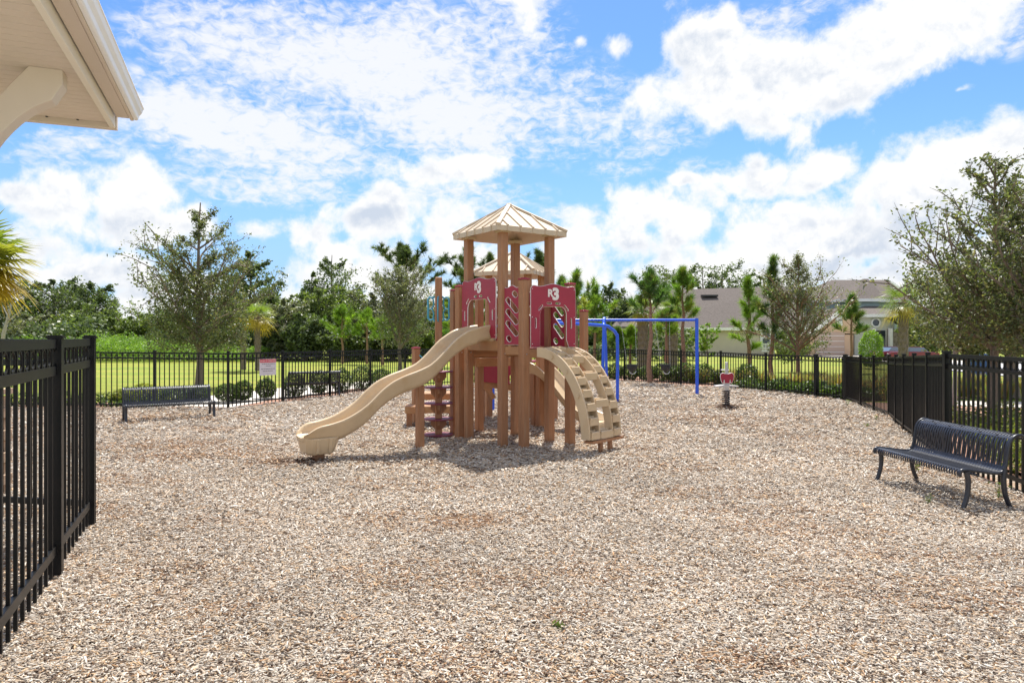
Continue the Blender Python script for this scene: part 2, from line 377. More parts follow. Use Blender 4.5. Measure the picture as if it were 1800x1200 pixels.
# concrete path behind the left fence, swinging towards the far side
pl = [gp(440, 716), gp(500, 704), gp(560, 695), gp(640, 684), gp(760, 674)]
offset_strip([(x, y) for x, y in pl], .5, 3.1, .0, M_conc, 'concrete_path', 'pale concrete path behind the left bench')
flat_poly('sidewalk', [(11.2, 19.2), (11.6, 17.4), (24, 14.6), (24, 16.4)], .006, M_conc, 'pale concrete sidewalk beyond the right fence')
flat_poly('road', [(22, 30), (40, 22), (60, 22), (60, 52), (30, 52), (24, 44)], .004, M_road, 'pale grey road beyond the trees on the right')
flat_poly('driveway', [(26, 46), (33, 46), (33, 64), (26, 64)], .008, M_conc, 'pale driveway in front of the two storey house')
flat_poly('bounce_slab', [(-9, -9), (9, -9), (9, 1.3), (-9, 1.3)], .004, M_conc, 'unseen pale concrete slab behind the camera, added to bounce light')  # unseen pale ground, added behind the camera to bounce light onto facing surfaces

rng = np.random.default_rng(7)
def chips():
    bands = [(2.6, 4.8, 4300, .78), (4.8, 6.5, 3400, .84), (6.5, 9, 2000, 1.05), (9, 12.5, 1000, 1.4), (12.5, 18.5, 400, 1.9), (18.5, 27, 160, 2.7)]
    P_, S_ = [], []
    for y0, y1, dn, sc in bands:
        xa, xb = -(.78 * y1 + .8), (.78 * y1 + .8)
        xa, xb = max(xa, -13.8), min(xb, 9.4)
        n = int((xb - xa) * (y1 - y0) * dn)
        y = rng.uniform(y0, y1, n); x = rng.uniform(xa, xb, n)
        k_ = (np.abs(x) < .78 * y + .8)
        # keep inside the right fence line
        xr = np.interp(y, [6.3, 7.9, 9.54, 10.8, 12.9, 15.1, 17.3, 19, 20.2, 21.8, 23.7, 24.8, 27.3], [5.6, 5.85, 6.1, 6.6, 7.5, 8.4, 8.9, 9.2, 9.0, 8.1, 7.2, 6.1, 4.4])
        xl = np.interp(y, [16.9, 17.05, 18.46, 20.2, 22.04, 23.7, 25.3, 26.6, 27.2, 27.3], [-20, -7.0, -6.2, -5.35, -4.55, -3.6, -1.8, .2, 2.3, 4.4])
        k_ &= (x < xr) & (x > xl)
        P_.append(np.stack([x[k_], y[k_]], 1)); S_.append(np.full(k_.sum(), sc))
    P_ = np.concatenate(P_); S_ = np.concatenate(S_); n = len(P_)
    L = rng.gamma(3.2, .0092, n).clip(.008, .10) * S_; Wd = (rng.uniform(.005, .0145, n) * S_); T = rng.uniform(.002, .005, n) * S_
    lg = rng.uniform(0, 1, n) < .004; L[lg] *= rng.uniform(1.8, 3.2, lg.sum()); Wd[lg] *= 1.3; T[lg] *= 2
    yaw = rng.uniform(0, 2 * np.pi, n); pit = rng.normal(0, .20, n); rol = rng.normal(0, .26, n)
    cx, sx = np.cos(yaw), np.sin(yaw)
    ax = np.stack([cx * np.cos(pit), sx * np.cos(pit), np.sin(pit)], 1)
    up = np.stack([-np.sin(rol) * -sx - cx * np.sin(pit), -np.sin(rol) * cx - sx * np.sin(pit), np.cos(rol) * np.cos(pit)], 1)
    ay = np.cross(up, ax); ay /= np.linalg.norm(ay, axis=1)[:, None]; az_ = np.cross(ax, ay)
    c = np.stack([P_[:, 0], P_[:, 1], relief(P_[:, 0], P_[:, 1]) + rng.uniform(0.002, .018, n) * S_], 1)
    tp = rng.uniform(.35, 1, n)
    vs = []
    for a, b, z in ((-1, -1, -1), (1, -1, -1), (1, 1, -1), (-1, 1, -1), (-1, -1, 1), (1, -1, 1), (1, 1, 1), (-1, 1, 1)):
        w_ = Wd * (tp if a > 0 else 1)
        vs.append(c + ax * (a * L / 2)[:, None] + ay * (b * w_ / 2)[:, None] + az_ * (z * T / 2)[:, None])
    v = np.stack(vs, 1).reshape(-1, 3)
    base = (np.arange(n) * 8)[:, None, None]
    f = (np.array([[4, 5, 6, 7], [0, 1, 5, 4], [1, 2, 6, 5], [2, 3, 7, 6], [3, 0, 4, 7]])[None] + base).reshape(-1, 4)
    pal = np.array([(.55, .49, .41), (.50, .40, .30), (.66, .60, .52), (.38, .33, .275), (.52, .365, .22), (.25, .19, .14), (.09, .055, .035), (.38, .225, .115)])
    w = np.array([.23, .17, .15, .13, .10, .09, .09, .04]); w /= w.sum()
    idx = rng.choice(len(pal), n, p=w)
    colr = pal[idx] * rng.uniform(.85, 1.12, n)[:, None]
    tone = 1 + .10 * np.sin(.9 * P_[:, 0] + 1.3 * np.sin(.8 * P_[:, 1])) * np.cos(1.2 * P_[:, 1] - .5 * P_[:, 0]) + .05 * np.sin(3.1 * P_[:, 0] + 2.2 * P_[:, 1])
    colr = colr * tone[:, None]
    # patches where fresher, browner chips lie open
    x, y = P_[:, 0], P_[:, 1]
    q = np.zeros(n)
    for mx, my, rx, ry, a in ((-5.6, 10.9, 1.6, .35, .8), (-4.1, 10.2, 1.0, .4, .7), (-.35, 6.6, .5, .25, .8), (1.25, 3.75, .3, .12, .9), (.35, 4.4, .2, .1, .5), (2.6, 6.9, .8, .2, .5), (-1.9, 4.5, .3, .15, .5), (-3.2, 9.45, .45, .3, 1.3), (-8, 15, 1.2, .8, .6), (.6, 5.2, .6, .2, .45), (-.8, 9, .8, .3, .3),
                              (-2.7, 5.2, .5, .2, .4), (3.4, 5.5, .7, .2, .4), (5.3, 16.8, .7, .4, 1), (4.6, 14.5, 2, .5, .5), (-.3, 12.4, 1.0, 1.2, .5), (2.1, 4.9, .4, .15, .45)):
        q += a * np.exp(-((x - mx) / rx) ** 2 - ((y - my) / ry) ** 2)
    q += .35 * (np.sin(1.1 * x + 2.3 * y) * np.sin(1.9 * y - .7 * x + 1) > .55)
    hit = rng.uniform(0, 1, n) < q * .8
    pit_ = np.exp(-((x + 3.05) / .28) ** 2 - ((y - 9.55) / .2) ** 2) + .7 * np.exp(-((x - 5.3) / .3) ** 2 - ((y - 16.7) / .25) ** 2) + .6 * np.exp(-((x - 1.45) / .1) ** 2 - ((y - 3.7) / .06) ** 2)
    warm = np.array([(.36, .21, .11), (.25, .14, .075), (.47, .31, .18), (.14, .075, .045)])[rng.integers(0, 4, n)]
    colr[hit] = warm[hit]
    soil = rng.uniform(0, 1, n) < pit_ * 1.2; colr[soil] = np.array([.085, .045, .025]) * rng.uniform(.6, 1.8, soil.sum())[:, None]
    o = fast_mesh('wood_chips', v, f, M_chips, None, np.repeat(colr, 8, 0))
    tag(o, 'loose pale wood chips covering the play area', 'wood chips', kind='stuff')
chips()
# ================================================================ FENCES
def resample(line, n):
    """n equally long panels along a polyline"""
    P_ = [Vector(p) for p in line]; seg = [(P_[i + 1] - P_[i]).length for i in range(len(P_) - 1)]; T_ = sum(seg); out = []
    for k_ in range(n + 1):
        d = T_ * k_ / n; i = 0
        while i < len(seg) - 1 and d > seg[i]: d -= seg[i]; i += 1
        out.append(tuple(P_[i] + (P_[i + 1] - P_[i]) * min(d / seg[i], 1)))
    return out
def fence(line, hs, label, name='metal_fence', spacing=.122, post=.06, pick=.019, rail=.032, gapr=.135, big=(), low=.11, detail=8):
    """posts at the points of the line, hs = height of the top rail at each"""
    c0 = Vector((*line[0], 0)); root = thing(name, label, 'fence', c0)
    for i, (x, y) in enumerate(line):
        h = hs[i]; w = post * (1.5 if i in big else 1)
        d = Vector(line[min(i + 1, len(line) - 1)]) - Vector(line[max(i - 1, 0)]); a = math.atan2(d.y, d.x)
        m = MB(); m.box((x, y, (h + .03) / 2 - .03), (w, w, h + .09), a)
        p = m.build('post', M_black, root)
        m = MB(); m.box((x, y, h + .022), (w * 1.28, w * 1.28, .014), a); m.box((x, y, h + .034), (w * 1.05, w * 1.05, .012), a)
        m.build('post_cap', M_black, p)
    for i in range(len(line) - 1):
        A, B = Vector((*line[i], 0)), Vector((*line[i + 1], 0)); d = B - A; L = d.length; u = d / L
        ha, hb = hs[i], hs[i + 1]; sc = (ha + hb) / 2.72
        if sc < .93: sc = .93
        for zz, kk in ((0, 'top_rail'), (-gapr, 'middle_rail')):
            m = MB(); m.bar(A + u * post / 2 + Vector((0, 0, ha - .025 + zz)), B - u * post / 2 + Vector((0, 0, hb - .025 + zz)), .03, rail * sc); m.build('rail', M_black, root)
        m = MB(); m.bar(A + u * post / 2 + Vector((0, 0, low)), B - u * post / 2 + Vector((0, 0, low)), .03, rail * sc); m.build('rail', M_black, root)
        n = max(2, round(L / spacing)); m = MB(); r_ = MB()
        for k_ in range(1, n):
            t = k_ / n; p = A + d * t; h = ha + (hb - ha) * t
            m.box((p.x, p.y, (h - .03 + .03) / 2 + .01), (pick, pick, h - .04), math.atan2(d.y, d.x))
        rr = min(L / n - pick, gapr - rail * sc) * .5
        for k_ in range(n):
            t = (k_ + .5) / n; p = A + d * t; h = ha + (hb - ha) * t - .025 - gapr / 2
            q = detail
            vs = []
            for rad in (rr, rr * .84):
                for s_ in (-.006, .006):
                    nn = Vector((-u.y, u.x, 0)) * s_
                    vs.append([p + nn + u * (rad * math.cos(2 * math.pi * j / q)) + Vector((0, 0, h + rad * math.sin(2 * math.pi * j / q))) for j in range(q)])
            b = len(r_.v); r_.v += [tuple(x) for g in vs for x in g]
            for ga, gb in ((0, 1), (1, 3), (3, 2), (2, 0)):
                for j in range(q): r_.f.append((b + ga * q + j, b + ga * q + (j + 1) % q, b + gb * q + (j + 1) % q, b + gb * q + j)); r_.mi.append(0)
        pk = m.build('picket_infill', M_black, root); r_.build('ring_row', M_black, pk)
    return root
ln = resample(LEFT_N, 4)
fence([LEFT_N[0], LEFT_N[1], LEFT_N[2], LEFT_N[3]], [1.765, 1.765, 1.77, 1.77], 'tallest black metal fence, with a row of rings, close on the left', spacing=.165, post=.088, pick=.021, rail=.052, gapr=.20, low=.21, detail=20)
fence(LEFT_S, [1.76, 1.77, 1.78], 'black ringed fence seen through the bars of the nearest tall fence', spacing=.165, post=.07, pick=.018, rail=.045, gapr=.20, low=.21, detail=14)
bl0 = [(-13.0, 17.1), (-11.9, 17.05)] + [BACK_L[0]] + BACK_L[1:]
hl = [1.42, 1.42, 1.42, 1.40, 1.38, 1.37, 1.36, 1.35, 1.34]
fence(bl0, hl, 'black picket fence in front of the bright lawn, carrying the red and white sign')
mid = resample(BACK_M, 6)
fence(mid, [1.34] * 4 + [1.3, 1.29, 1.28], 'far black picket fence behind the climbing tower and the slides')
fence(BACK_R, [1.28, 1.25, 1.24, 1.22, 1.22, 1.24], 'black picket fence behind the swings and the spring rider', big=(4, 5))
hr = [1.25, 1.28, 1.30, 1.35, 1.38, 1.42, 1.46, 1.5, 1.55]
fence(RIGHT_F, hr, 'receding black fence whose pickets close up into a dark wall beyond the nearest bench', spacing=.108)
fence(RIGHT_N, [1.55, 1.56], 'black ringed fence directly behind the nearest bench', spacing=.128, post=.085, pick=.024, rail=.042, gapr=.155, low=.16, detail=16)

# ---------------------------------------------------------------- sign on the back fence
def text_mesh(txt, size, bold=0.0, ext=.001):
    cu = bpy.data.curves.new('lettering', 'FONT'); cu.body = txt; cu.size = size; cu.offset = bold; cu.extrude = ext; cu.align_x = 'CENTER'; cu.align_y = 'CENTER'; cu.resolution_u = 4
    o = bpy.data.objects.new('lettering', cu); col.objects.link(o); bpy.context.view_layer.update()
    me = bpy.data.meshes.new_from_object(o.evaluated_get(bpy.context.evaluated_depsgraph_get())); bpy.data.objects.remove(o); return me
def place_mesh(me, name, mat, parent, mtx):
    off = wl(parent)
    me.transform(mtx); me.transform(Matrix.Translation(-off)); me.materials.clear(); me.materials.append(mat)
    o = bpy.data.objects.new(name, me); col.objects.link(o); o.parent = parent; return o
def frame(o, ax, ay):
    ax = Vector(ax).normalized(); ay = Vector(ay).normalized(); az_ = ax.cross(ay)
    return Matrix(((ax.x, ay.x, az_.x, o[0]), (ax.y, ay.y, az_.y, o[1]), (ax.z, ay.z, az_.z, o[2]), (0, 0, 0, 1)))
fa, fb = Vector((*BACK_L[2], 0)), Vector((*BACK_L[3], 0)); fd = (fb - fa).normalized()
sc0 = fa + fd * ((470 - 401) / 96 * (fb - fa).length * .97); nrm = Vector((fd.y, -fd.x, 0))
sc0 = sc0 + nrm * .03 + Vector((0, 0, 1.8 - 55 * sc0.y / FOC))
M_sred = pmat('sign_red', (.62, .012, .035), .45); M_swhite = pmat('sign_white', (.66, .62, .64), .5, var=.04); M_sink = pmat('sign_ink', (.16, .13, .14), .6); M_sletter = pmat('sign_lettering', (.85, .85, .85), .5)
sg = thing('park_sign', 'white sign with a red band reading HOURS OF OPERATION, on the fence', 'sign', sc0 - Vector((0, 0, .2)))
Fs = frame(sc0, fd, (0, 0, 1))
def on(F, a, b, c=0): return F @ Vector((a, b, c))
m = MB(); m.prism([(-.265, -.215), (.265, -.215), (.265, .215), (-.265, .215)], sc0, fd, (0, 0, 1), .006); m.build('sign_board', M_swhite, sg)
m = MB(); m.prism([(-.255, .125), (.255, .125), (.255, .205), (-.255, .205)], sc0 + nrm * .005, fd, (0, 0, 1), .004); m.build('red_band', M_sred, sg)
me = text_mesh('HOURS OF OPERATION', .046, .0004); place_mesh(me, 'band_lettering', M_sletter, sg, frame(sc0 + nrm * .009 + Vector((0, 0, .163)), fd, (0, 0, 1)))
m = MB(); rr = random.Random(3)
for z_, x0, x1 in ((.085, -.19, .22), (.035, -.07, .09), (-.045, -.22, .22), (-.10, -.16, .16)):   # too small in the photograph to be read: only the rhythm of the words
    x = x0
    while x < x1:
        w_ = rr.uniform(.03, .075); m.prism([(x, z_ - .007), (min(x + w_, x1), z_ - .007), (min(x + w_, x1), z_ + .007), (x, z_ + .007)], sc0 + nrm * .0045, fd, (0, 0, 1), .002); x += w_ + .014
m.build('text_lines', M_sink, sg)

# ================================================================ BENCHES (strap metal, seat rolled over at the front, back rolled over at the top)
def spline(pts, n):
    P_ = [Vector(p) for p in pts]; P_ = [P_[0] * 2 - P_[1]] + P_ + [P_[-1] * 2 - P_[-2]]; out = []
    for i in range(1, len(P_) - 2):
        for k_ in range(n):
            t = k_ / n; a, b, c, d = P_[i - 1:i + 3]
            out.append(.5 * ((2 * b) + (c - a) * t + (2 * a - 5 * b + 4 * c - d) * t * t + (3 * b - a - 3 * c + d) * t ** 3))
    out.append(P_[-2]); return out
def make_bench(L, nsl, label, sc=1.0, group='black strap metal benches'):
    """local: x along the bench, +y to the rear, z up; centre of the seat at the origin"""
    root = thing('park_bench', label, 'bench', (0, 0, 0), group=group)
    prof = spline([(-.30, .35), (-.305, .385), (-.27, .415), (-.1, .40), (.08, .375), (.17, .39), (.205, .45), (.225, .57), (.245, .67), (.285, .735), (.345, .765), (.40, .755), (.43, .71)], 4)
    prof = [(p.x, p.y) for p in prof]
    cut = min(range(len(prof)), key=lambda i: abs(prof[i][0] - .17) + abs(prof[i][1] - .39))
    def ribbon(mb, x, w, pts, th=.006):
        rings = []
        for i, (a, b) in enumerate(pts):
            t = Vector(pts[min(i + 1, len(pts) - 1)]) - Vector(pts[max(i - 1, 0)]); t.normalize(); nx, nz = -t.y * th / 2, t.x * th / 2
            rings.append([Vector((x - w / 2, a + nx, b + nz)), Vector((x + w / 2, a + nx, b + nz)), Vector((x + w / 2, a - nx, b - nz)), Vector((x - w / 2, a - nx, b - nz))])
        mb.sweep(rings)
    pitch = (L - .03) / nsl
    for nm, pts in (('seat', prof[:cut + 1]), ('backrest', prof[cut:])):
        m = MB()
        for k_ in range(nsl): ribbon(m, -L / 2 + .015 + pitch * (k_ + .5), pitch * .56, pts)
        # cross strips that tie the straps together
        ts = [8, 13, len(pts) - 2] if nm == 'seat' else [1, 3, len(pts) - 13, len(pts) - 9, len(pts) - 2]
        for t_ in ts:
            t_ = max(0, min(len(pts) - 1, t_)); a, b = pts[t_]
            t = Vector(pts[min(t_ + 1, len(pts) - 1)]) - Vector(pts[max(t_ - 1, 0)]); t.normalize()
            m.bar((-L / 2, a, b), (L / 2, a, b), .035 if nm == 'seat' else .028, .005, up=(0, -t.y, t.x))
        # stamped lattice across the back: short diagonal links between the straps
        if nm == 'backrest':
            for k_ in range(0, nsl - 1, 2):
                j = int((k_ * 1.0) % 9); t_ = min(len(pts) - 10, 4 + j * 2 if j * 2 + 4 < len(pts) - 10 else 4)
                for q in (0, 1):
                    tt = max(1, min(len(pts) - 9, t_ + q * 6)); a, b = pts[tt]; x = -L / 2 + .015 + pitch * (k_ + 1)
                    m.box((x, a, b), (pitch * .5, .006, .03))
        m.build(nm, M_bench, root)
    for s_ in (-1, 1):
        m = MB(); m.tube([(s_ * L / 2, a, b) for a, b in prof], .017, 8); m.build('side_frame', M_bench, root, smooth=50)
    xl = L / 2 - .10
    for s_ in (-1, 1):
        for pts in ([(-.235, .40), (-.215, .30), (-.225, .16), (-.275, .0)], [(.195, .42), (.18, .30), (.2, .15), (.26, .0)]):
            q = spline(pts, 5); m = MB(); k_ = len(q)
            m.tube([(s_ * L / 2, p.x, p.y) for p in q], [.028 - .004 * i / k_ for i in range(k_)], 8); m.build('leg', M_bench, root, smooth=50)
    m = MB(); m.tube([(-L / 2, -.10, .355), (L / 2, -.10, .355)], .014, 6); m.build('stretcher', M_bench, root)
    return root
b1 = make_bench(1.46, 36, 'nearest black strap metal bench, standing on the chips against the right fence'); b1.location = (4.86, 7.78, 0)
b1.rotation_euler = (0, 0, math.atan2(-1.36, .13) ); b1.scale = (.97, 1.0, 1.0)
b2 = copy_tree(b1); b2['label'] = 'black strap metal bench on the chips in front of the left fence and lawn'
b2.location = (-7.38, 14.72, 0); b2.rotation_euler = (0, 0, math.atan2(.92, 1.32)); b2.scale = (1.16, .98, .9)
b3 = copy_tree(b1); b3['label'] = 'black bench with its back turned, on the path behind the fence and the hedge bushes'
b3.location = (-5.9, 20.2, 0); b3.rotation_euler = (0, 0, math.atan2(-.62, -1.2)); b3.scale = (1.0, 1, 1.0)

# ================================================================ CLIMBING TOWER
PW = .135
TH = R(35); U = Vector((math.cos(TH), math.sin(TH), 0)); V = Vector((-math.sin(TH), math.cos(TH), 0)); UP = Vector((0, 0, 1))
pA = Vector((-.15, 11.07, 0)); pC = Vector((.635, 11.58, 0)); pF = Vector((-.755, 11.92, 0)); pE = Vector((.06, 12.42, 0))
pB = Vector((.19, 10.86, 0)); pD = Vector((.955, 11.24, 0)); pG = Vector((-.92, 12.03, 0)); pH = Vector((-1.05, 12.5, 0))
ZD = 1.60
tower = thing('climbing_tower', 'brown play tower with burgundy panels, two tan hip roofs and wooden posts', 'playground tower', (0.1, 12.2, 0))
nV = Vector((math.sin(TH), -math.cos(TH), 0))
def post(p, h, cap=None, rz=TH, w=PW):
    m = MB(); m.box((p.x, p.y, h / 2 - .06), (w, w, h + .12), rz, bev=.012); o = m.build('post', M_post, tower)
    for z_ in (1.52, 1.56):
        if h > 1.7:
            q_ = p + nV * (w / 2 + .002); m = MB(); m.tube([(q_.x, q_.y, z_ - .01), (q_.x + nV.x * .012, q_.y + nV.y * .012, z_ - .01)], .011, 8); m.build('bolt', M_silver, o)
            break
    if cap:
        m = MB(); m.box((p.x, p.y, h + .012), (w * 1.06, w * 1.06, .024), rz, bev=.006); m.box((p.x, p.y, h + .03), (w * .5, w * .5, .012), rz); m.build('post_cap', M_cap, o)
    return o
ZR = 3.50
for p in (pA, pC, pF, pE): post(p, ZR + .03)
for p, h in ((pB, 2.69), (pD, 2.64), (pG, 2.66), (pH, 2.62)): post(p, h, True)
post(Vector((1.42, 13.5, 0)), 2.28, True); post(Vector((-.64, 13.9, 0)), 1.35); post(Vector((-1.97, 14.0, 0)), 1.54, True); post(Vector((.9, 14.7, 0)), 1.3)
post(Vector((-1.46, 10.82, 0)), zat(676, 10.82), w=.115)            # carries the long slide
qT = [Vector((.34, 14.6, 0)), Vector((.67, 15.46, 0)), Vector((-.18, 15.8, 0)), Vector((-.51, 14.94, 0))]
for p in qT: post(p, 3.2, rz=R(24))
post(Vector((-.62, 12.9, 0)), 2.5, True); post(Vector((.55, 13.4, 0)), 2.4, True)
def beam(a, b, z0, z1, th=.05, out=0.0, mat=None, name='deck_beam'):
    d = (b - a).normalized(); n = Vector((d.y, -d.x, 0))
    A = a + n * out + UP * ((z0 + z1) / 2); B = b + n * out + UP * ((z0 + z1) / 2)
    m = MB(); m.bar(A, B, th, z1 - z0, bev=.008); return m.build(name, mat or M_beam, tower)
hw = PW / 2
def side(a, b, z0, z1, **k_):
    d = (b - a).normalized(); return beam(a + d * hw, b - d * hw, z0, z1, **k_)
side(pF, pA, 1.55, 1.72, out=.03); side(pA, pC, 1.46, 1.60); side(pC, pE, 1.46, 1.60); side(pE, pF, 1.46, 1.60)
side(pA, pB, 1.49, 1.625, out=.01); side(pB, pD, 1.45, 1.59, out=.01); side(pD, pC, 1.46, 1.59)
def deckpoly(pts, z, th=.04, name='deck', mat=None):
    m = MB(); c = sum(pts, Vector((0, 0, 0))) / len(pts)
    m.prism([(p.x, p.y) for p in pts], (0, 0, z - th / 2), (1, 0, 0), (0, 1, 0), th); return m.build(name, mat or M_burg, tower)
deckpoly([pA, pC, pE, pF], 1.60); deckpoly([pA, pB, pD, pC], 1.597)
deckpoly(qT, 1.25)
# stairs going down behind the main deck
for i, (yy, zz) in enumerate(((12.62, 1.60), (12.95, 1.41))):
    a = Vector((-.78, yy - .12, 0)); b = Vector((-.08, yy + .28, 0))
    m = MB(); m.bar(a + UP * zz, b + UP * zz, .30, .03); t_ = m.build('step', M_beam, tower)
    m = MB(); m.bar(a + UP * (zz - .1) + Vector((.04, -.13, 0)), b + UP * (zz - .1) + Vector((.04, -.13, 0)), .03, .15); m.build('riser', M_beam, t_)
beam(Vector((-.66, 12.3, 0)), Vector((0.0, 12.75, 0)), 1.24, 1.40, name='cross_beam')
m = MB(); m.prism([(0, .0), (.68, -.08), (.68, .40), (0, .40)], (-.66, 13.5, .90), (.9, .43, 0), (0, 0, 1), .02); m.build('tunnel_panel', M_burg, tower)
m = MB(); m.bar((-.7, 13.55, .88), (-.02, 13.9, .76), .05, .15); m.build('brace', M_beam, tower)
m = MB(); m.bar((-.64, 13.6, .92), (-.36, 13.72, .55), .05, .09); m.build('brace', M_beam, tower)
m = MB(); m.bar((-.95, 12.2, 1.95), (-.2, 12.9, 1.5), .05, .09); m.build('brace', M_beam, tower)

# ---- panels: flat sheets with cut-outs, burgundy skins over a white core
def rrect(cx, cy, w, h, ang_=0, n=5, rad=None):
    r_ = rad if rad is not None else min(w, h) / 2; ca, sa = math.cos(R(ang_)), math.sin(R(ang_)); out = []
    for sx, sy, a0 in ((1, 1, 0), (-1, 1, 90), (-1, -1, 180), (1, -1, 270)):
        for k_ in range(n + 1):
            a = R(a0 + 90 * k_ / n); x = sx * (w / 2 - r_) + r_ * math.cos(a); y = sy * (h / 2 - r_) + r_ * math.sin(a)
            out.append((cx + x * ca - y * sa, cy + x * sa + y * ca))
    return out
def plate(name, outline, holes, mtx, th=.018, bev=.0045, parent=None, extra=None):
    parent = parent or tower
    cu = bpy.data.curves.new('outline', 'CURVE'); cu.dimensions = '2D'; cu.fill_mode = 'BOTH'; cu.extrude = th / 2 - bev; cu.bevel_depth = bev; cu.bevel_resolution = 0
    for pts in [outline] + holes:
        sp = cu.splines.new('POLY'); sp.points.add(len(pts) - 1)
        for q, (x, y) in zip(sp.points, pts): q.co = (x, y, 0, 1)
        sp.use_cyclic_u = True
    o = bpy.data.objects.new('outline', cu); col.objects.link(o); bpy.context.view_layer.update()
    me = bpy.data.meshes.new_from_object(o.evaluated_get(bpy.context.evaluated_depsgraph_get())); bpy.data.objects.remove(o)
    me.materials.clear(); me.materials.append(M_burg); me.materials.append(M_core)
    for p in me.polygons: p.material_index = 0 if abs(p.normal.z) > .95 else 1
    me.transform(mtx); me.transform(Matrix.Translation(-wl(parent)))
    ob = bpy.data.objects.new(name, me); col.objects.link(ob); ob.parent = parent
    return ob
def wave_top(w, h, n=26, amp=.05):
    """scalloped top edge from right to left: a crest in the middle, a smaller one towards each side"""
    out = []
    for i in range(n + 1):
        s = 1 - i / n; c = abs(s - .5) * 2
        z = h + amp * (1.1 * math.exp(-(c / .42) ** 2) + .45 * math.exp(-((c - .86) / .17) ** 2)) - (.035 if c > .985 else 0)
        out.append((s * w, z))
    return out
def arch_panel(a, b, z0, z1, out, sc=1.0, op=(.21, .80), ob=0.0):
    d = (b - a).normalized(); n = Vector((d.y, -d.x, 0)); w = (b - a).length; h = z1 - z0
    F = frame(a + n * out + UP * z0, d, UP)
    x0, x1 = op[0] * w, op[1] * w; hc = h * .68; q = .13 * w
    o = [(0, 0)] + wave_top(w, h)[::-1] + [(w, 0)]
    inner = [(x1 + .05 * w, 0), (x1, .12 * h), (x1, hc - q * 1.3)] + [(x1 - q + q * math.cos(R(t)), hc - q * 1.3 + q * 1.3 * math.sin(R(t))) for t in range(15, 91, 15)] + \
            [(x0 + q + q * math.cos(R(t)), hc - q * 1.3 + q * 1.3 * math.sin(R(t))) for t in range(90, 181, 15)] + [(x0, .0)]
    o = o + inner
    mx = (x0 + x1) / 2; hz = hc + .052
    holes = [rrect(mx - .08, hz + .0, .095, .036), rrect(mx + .08, hz, .095, .036), rrect(x0 + .01, hc - .02, .12, .032, 48), rrect(x1 - .01, hc - .02, .12, .032, -48),
             rrect(x0 * .5 + .005, h * .40, .03, .17), rrect((x1 + w) / 2, h * .40, .032, .17)]
    p = plate('doorway_panel', o, holes, F)
    c = on(F, mx, h * .885, .0115)
    me = text_mesh('R', .165, .006, .003); place_mesh(me, 'letter_mark', M_core, p, frame(c + d * -.06 + UP * .012, d, UP))
    me = text_mesh('3', .255, .013, .003); place_mesh(me, 'number_mark', M_core, p, frame(c + d * .04 + UP * -.004 + n * .001, d, UP))
    for sx in (.025, w - .025):
        for sz in (.05, h * .5, h - .03):
            m = MB(); m.tube([on(F, sx, sz, .008), on(F, sx, sz, .014)], .007, 8); m.build('bolt', M_silver, p)
    return p
dFA = (pA - pF).normalized(); dBD = (pD - pB).normalized()
arch_panel(pF - dFA * hw, pA - dFA * (hw * .9), 1.76, 2.72, .088, op=(.17, .82))
arch_panel(pB + dBD * hw, pD + dBD * hw * .55, 1.62, 2.575, .10, op=(.20, .80))
def slot_panel(a, b, z0, z1, out, flip=1):
    d = (b - a).normalized(); n = Vector((d.y, -d.x, 0)); w = (b - a).length; h = z1 - z0
    F = frame(a + n * out + UP * z0, d, UP)
    o = [(0, 0)] + wave_top(w, h - .03, 14, .045)[::-1] + [(w, 0)]
    L = min(.32, w * 1.05)
    holes = [rrect(w / 2 + flip * w * .17, h * .87, .12, .088, -48 * flip)] + [rrect(w / 2, h * t, L, .092, -48 * flip) for t in (.68, .48, .28)] + [rrect(w / 2 - flip * w * .17, h * .10, .12, .088, -48 * flip)]
    return plate('slotted_panel', o, holes, F, bev=.0065)
dAB = (pB - pA).normalized()
slot_panel(pA + dAB * .04, pB - dAB * .04, 1.66, 2.585, .03)
slot_panel(pD + (pC - pD) * .08, pD + (pC - pD) * .9, 1.62, 2.56, -.02, -1)
slot_panel(pE + (pF - pE) * .12, pE + (pF - pE) * .45, 1.66, 2.5, 0)
dGH = (pH - pG)
slot_panel(pG + dGH * .1, pG + dGH * .95, 1.66, 2.5, 0)
F = frame(pC + (pE - pC) * .1 + UP * 1.62, pE - pC, UP); wq = (pE - pC).length * .8
plate('game_panel', [(0, 0), (0, .9), (wq * .5, .95), (wq, .9), (wq, 0)], [rrect(wq * .5, .62, .2, .2), rrect(wq * .3, .25, .12, .16), rrect(wq * .72, .25, .12, .16)], F)
plate('side_panel', [(0, 0), (.8, 0), (.8, .62), (0, .62)], [rrect(.4, .35, .5, .2)], frame(qT[3] + (qT[0] - qT[3]) * .05 + UP * .95, qT[0] - qT[3], UP))

